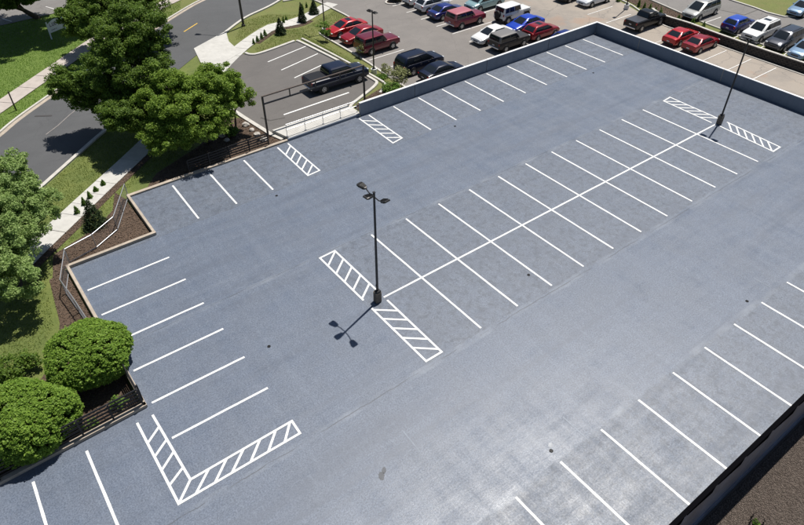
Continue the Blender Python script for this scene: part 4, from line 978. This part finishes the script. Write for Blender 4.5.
    MB().cbox((xf-.02, 0, zb+.16), .14, fw*1.5, .14, .04).build('front_bumper', M_trim if kind in ('boxy', 'jeep', 'pickup', 'suv') else color, t)
    MB().cbox((xr+.03, 0, zb+.17), .16, rw_*1.6, .16, .04).build('rear_bumper', M_chrome if kind in ('pickup', 'boxy', 'crew') else M_trim, t)
    MB().cbox((xr-.02, 0, rz_-.32), .03, .32, .12, 0).build('licence_plate', M_plate, t)
    if sunroof: MB().cbox(((r0+r1)/2+.1, 0, Hh+.004), .55, .75, .014, .005).build('sunroof', M_glass, cab)
    if kind in ('suv', 'van'):
        for sy in (-1, 1): MB().cbox(((r0+r1)/2, sy*rw*.84, Hh+.01), (r1-r0)*.75, .04, .05, .012).build('roof_rail', M_trim, cab)
    if kind == 'jeep' or kind == 'boxy' and name == 'spare':
        sp = MB().tube([(xr-.02, .1, 1.0), (xr-.24, .1, 1.0)], [.40, .38], 20).build('spare_wheel', M_tyre, t)
    if kind == 'jeep':
        for sy in (-1, 1):
            for sx in (-1, 1): MB().cbox((sx*wx, sy*(W-.04), 2*r+.10), .98, .26, .07, .03).build('fender_flare', M_trim, t)
    if kind in ('pickup', 'crew'):
        MB().cbox(((xr+x0)/2, 0, 1.262), (x0-xr)-.14, W*1.72, .04, .015).build('bed_cover', cover or M_trim, t)
    tag(t, label, cat, group); return t
P_ = dict(red=paint('red', (.42, .012, .014)), crim=paint('crimson', (.26, .010, .016)), maroon=paint('maroon', (.14, .010, .022)), rose=paint('rose_maroon', (.20, .018, .035)), navy=paint('navy', (.008, .013, .032), 0), black=paint('black', (.008, .009, .012)),
  white=paint('white', (.72, .72, .70), 0), pearl=paint('pearl', (.62, .64, .67), .1), blue=paint('blue', (.014, .030, .30)), royal=paint('royal_blue', (.010, .050, .42)), teal=paint('teal', (.26, .40, .42), .3), silver=paint('silver', (.50, .50, .47), .4),
  grey=paint('grey_brown', (.040, .036, .034), .3), slate=paint('slate', (.055, .06, .075), .4), lblue=paint('light_blue', (.22, .33, .46), .4), dblue=paint('dark_blue', (.010, .022, .16)))
PI = math.pi
def byw(w1, kind, fwd, side=.86):
    """position from the near-side wheel contact at the -X end"""
    T = TYPES[kind]; return (w1[0]+T['wb']/2, w1[1]+T['W']/2-.1)
car('sedan', byw((18.28, 36.75), 'sedan', -1), PI, P_['red'], 'bright red sedan with a sunroof furthest left in the far car park', sunroof=True)
car('sedan', byw((18.45, 34.1), 'sedan', -1), PI, P_['crim'], 'crimson sedan parked between the bright red sedan and maroon sport utility')
car('boxy', byw((18.35, 31.0), 'boxy', 1), 0, P_['maroon'], 'boxy maroon sport utility beside the two headed pole', dark=True)
car('suv', (20.2, 25.55), 0, P_['navy'], 'long navy sport utility partly behind the deck parapet', scale=1.04, dark=True)
car('sedan', (20.8, 22.8), 0, P_['navy'], 'low navy car mostly hidden behind the deck parapet')
car('sedan', byw((30.9, 39.45), 'sedan', 1), 0, P_['white'], 'white car beside the round kerbed island at the top edge')
car('hatch', byw((30.5, 36.8), 'hatch', 1), 0, P_['pearl'], 'pearl white hatchback with dark rear glass left of the blue sedan')
car('sedan', byw((30.3, 34.0), 'sedan', 1), 0, P_['dblue'], 'deep blue sedan between the pearl hatchback and the boxy maroon car')
car('boxy', byw((30.3, 30.75), 'boxy', 1), 0, P_['rose'], 'old boxy maroon two door off roader with roof coloured as sunlit', roof=paint('sunlit_rose', (.36, .10, .12), 0, .5))  # sunlight on the roof is painted in as a pinker cabin colour
car('van', byw((35.6, 33.5), 'van', -1), PI, P_['teal'], 'pale teal minivan at the top edge behind the boxy off roader')
car('jeep', byw((35.5, 28.8), 'jeep', 1), 0, P_['white'], 'boxy white off roader with black spare wheel')
car('sedan', byw((34.5, 25.75), 'sedan', -1), PI, P_['royal'], 'vivid blue sedan in front of the white off roader')
car('hatch', byw((34.5, 23.3), 'hatch', 1), 0, P_['crim'], 'red hatchback behind the parapet next to the vivid blue sedan', sunroof=True)
car('sedan', (36.4, 20.9), 0, P_['dblue'], 'blue car almost hidden behind the parapet, right of the red hatchback')
car('sedan', byw((29.5, 25.7), 'sedan', -1), PI, P_['white'], 'white sedan facing the drive aisle beside the dark wagon')
car('boxy', byw((29.7, 23.25), 'boxy', 1), 0, P_['grey'], 'dark grey boxy wagon close behind the parapet', roof=paint('paler_grey', (.16, .15, .14), 0, .5), scale=.97)  # cabin gets a paler grey than the body
car('sedan', byw((47.15, 26.6), 'sedan', -1), PI, P_['pearl'], 'white sedan at the top edge near the white based pole')
car('sedan', byw((46.3, 29.3), 'sedan', -1), PI, P_['black'], 'black car cut by the top edge above the white sedan')
car('pickup', byw((46.5, 18.95), 'pickup', 1), 0, P_['black'], 'black pickup with a grey bed cover behind the deck corner', cover=mat('bed_cover_vinyl', (.05, .052, .06), .35), scale=.94)
car('sedan', byw((46.7, 14.1), 'sedan', 1), 0, P_['red'], 'bright red sedan under the retaining wall, next to the pickup')
car('sedan', byw((46.7, 11.7), 'sedan', 1), 0, P_['crim'], 'dark red sedan under the retaining wall, nearest the tall deck pole')
car('van', byw((53.3, 16.25), 'van', -1), PI+.0, P_['silver'], 'silver minivan on the upper lot above the wall')
car('hatch', byw((53.0, 11.4), 'hatch', 1), 0, P_['dblue'], 'small dark blue hatchback on the upper lot', roof=paint('bright_blue_roof', (.02, .07, .45)))
car('suv', byw((52.7, 8.65), 'suv', -1), PI, P_['white'], 'white sport utility on the upper lot beside the dark blue hatchback', sunroof=True)
car('suv', byw((52.4, 5.9), 'suv', -1), PI, P_['slate'], 'dark slate sport utility on the upper lot')
car('hatch', byw((52.0, 3.4), 'hatch', -1), PI, P_['lblue'], 'light blue car cut by the right picture edge')
car('hatch', byw((63.5, 9.6), 'hatch', -1), PI, P_['lblue'], 'pale car in the top right corner by the grass island')
q = byw((8.3, 23.75), 'crew', 1); car('crew', q, R(-1.5), P_['navy'], 'dark navy crew cab pickup in the small lot behind the portal frame', cover=mat('bed_cover_dark', (.012, .013, .017), .6, spec=.2), scale=1.0)
# top left lot across the lawn
tl = [tuple(un(*q, H(-8, 60))[:2]) for q in ((-40, 33), (0, 26), (57, 13), (66, 6), (80, -30), (-40, -30))]
drape('street_lot', tl, M_upper, .05)
for a in ((2.5, 19, 12, 22), (23, 11.5, 34, 16), (46, 7, 58, 10.5)): dline(*a, .12, M_paintold, 'lot_marking', .07)
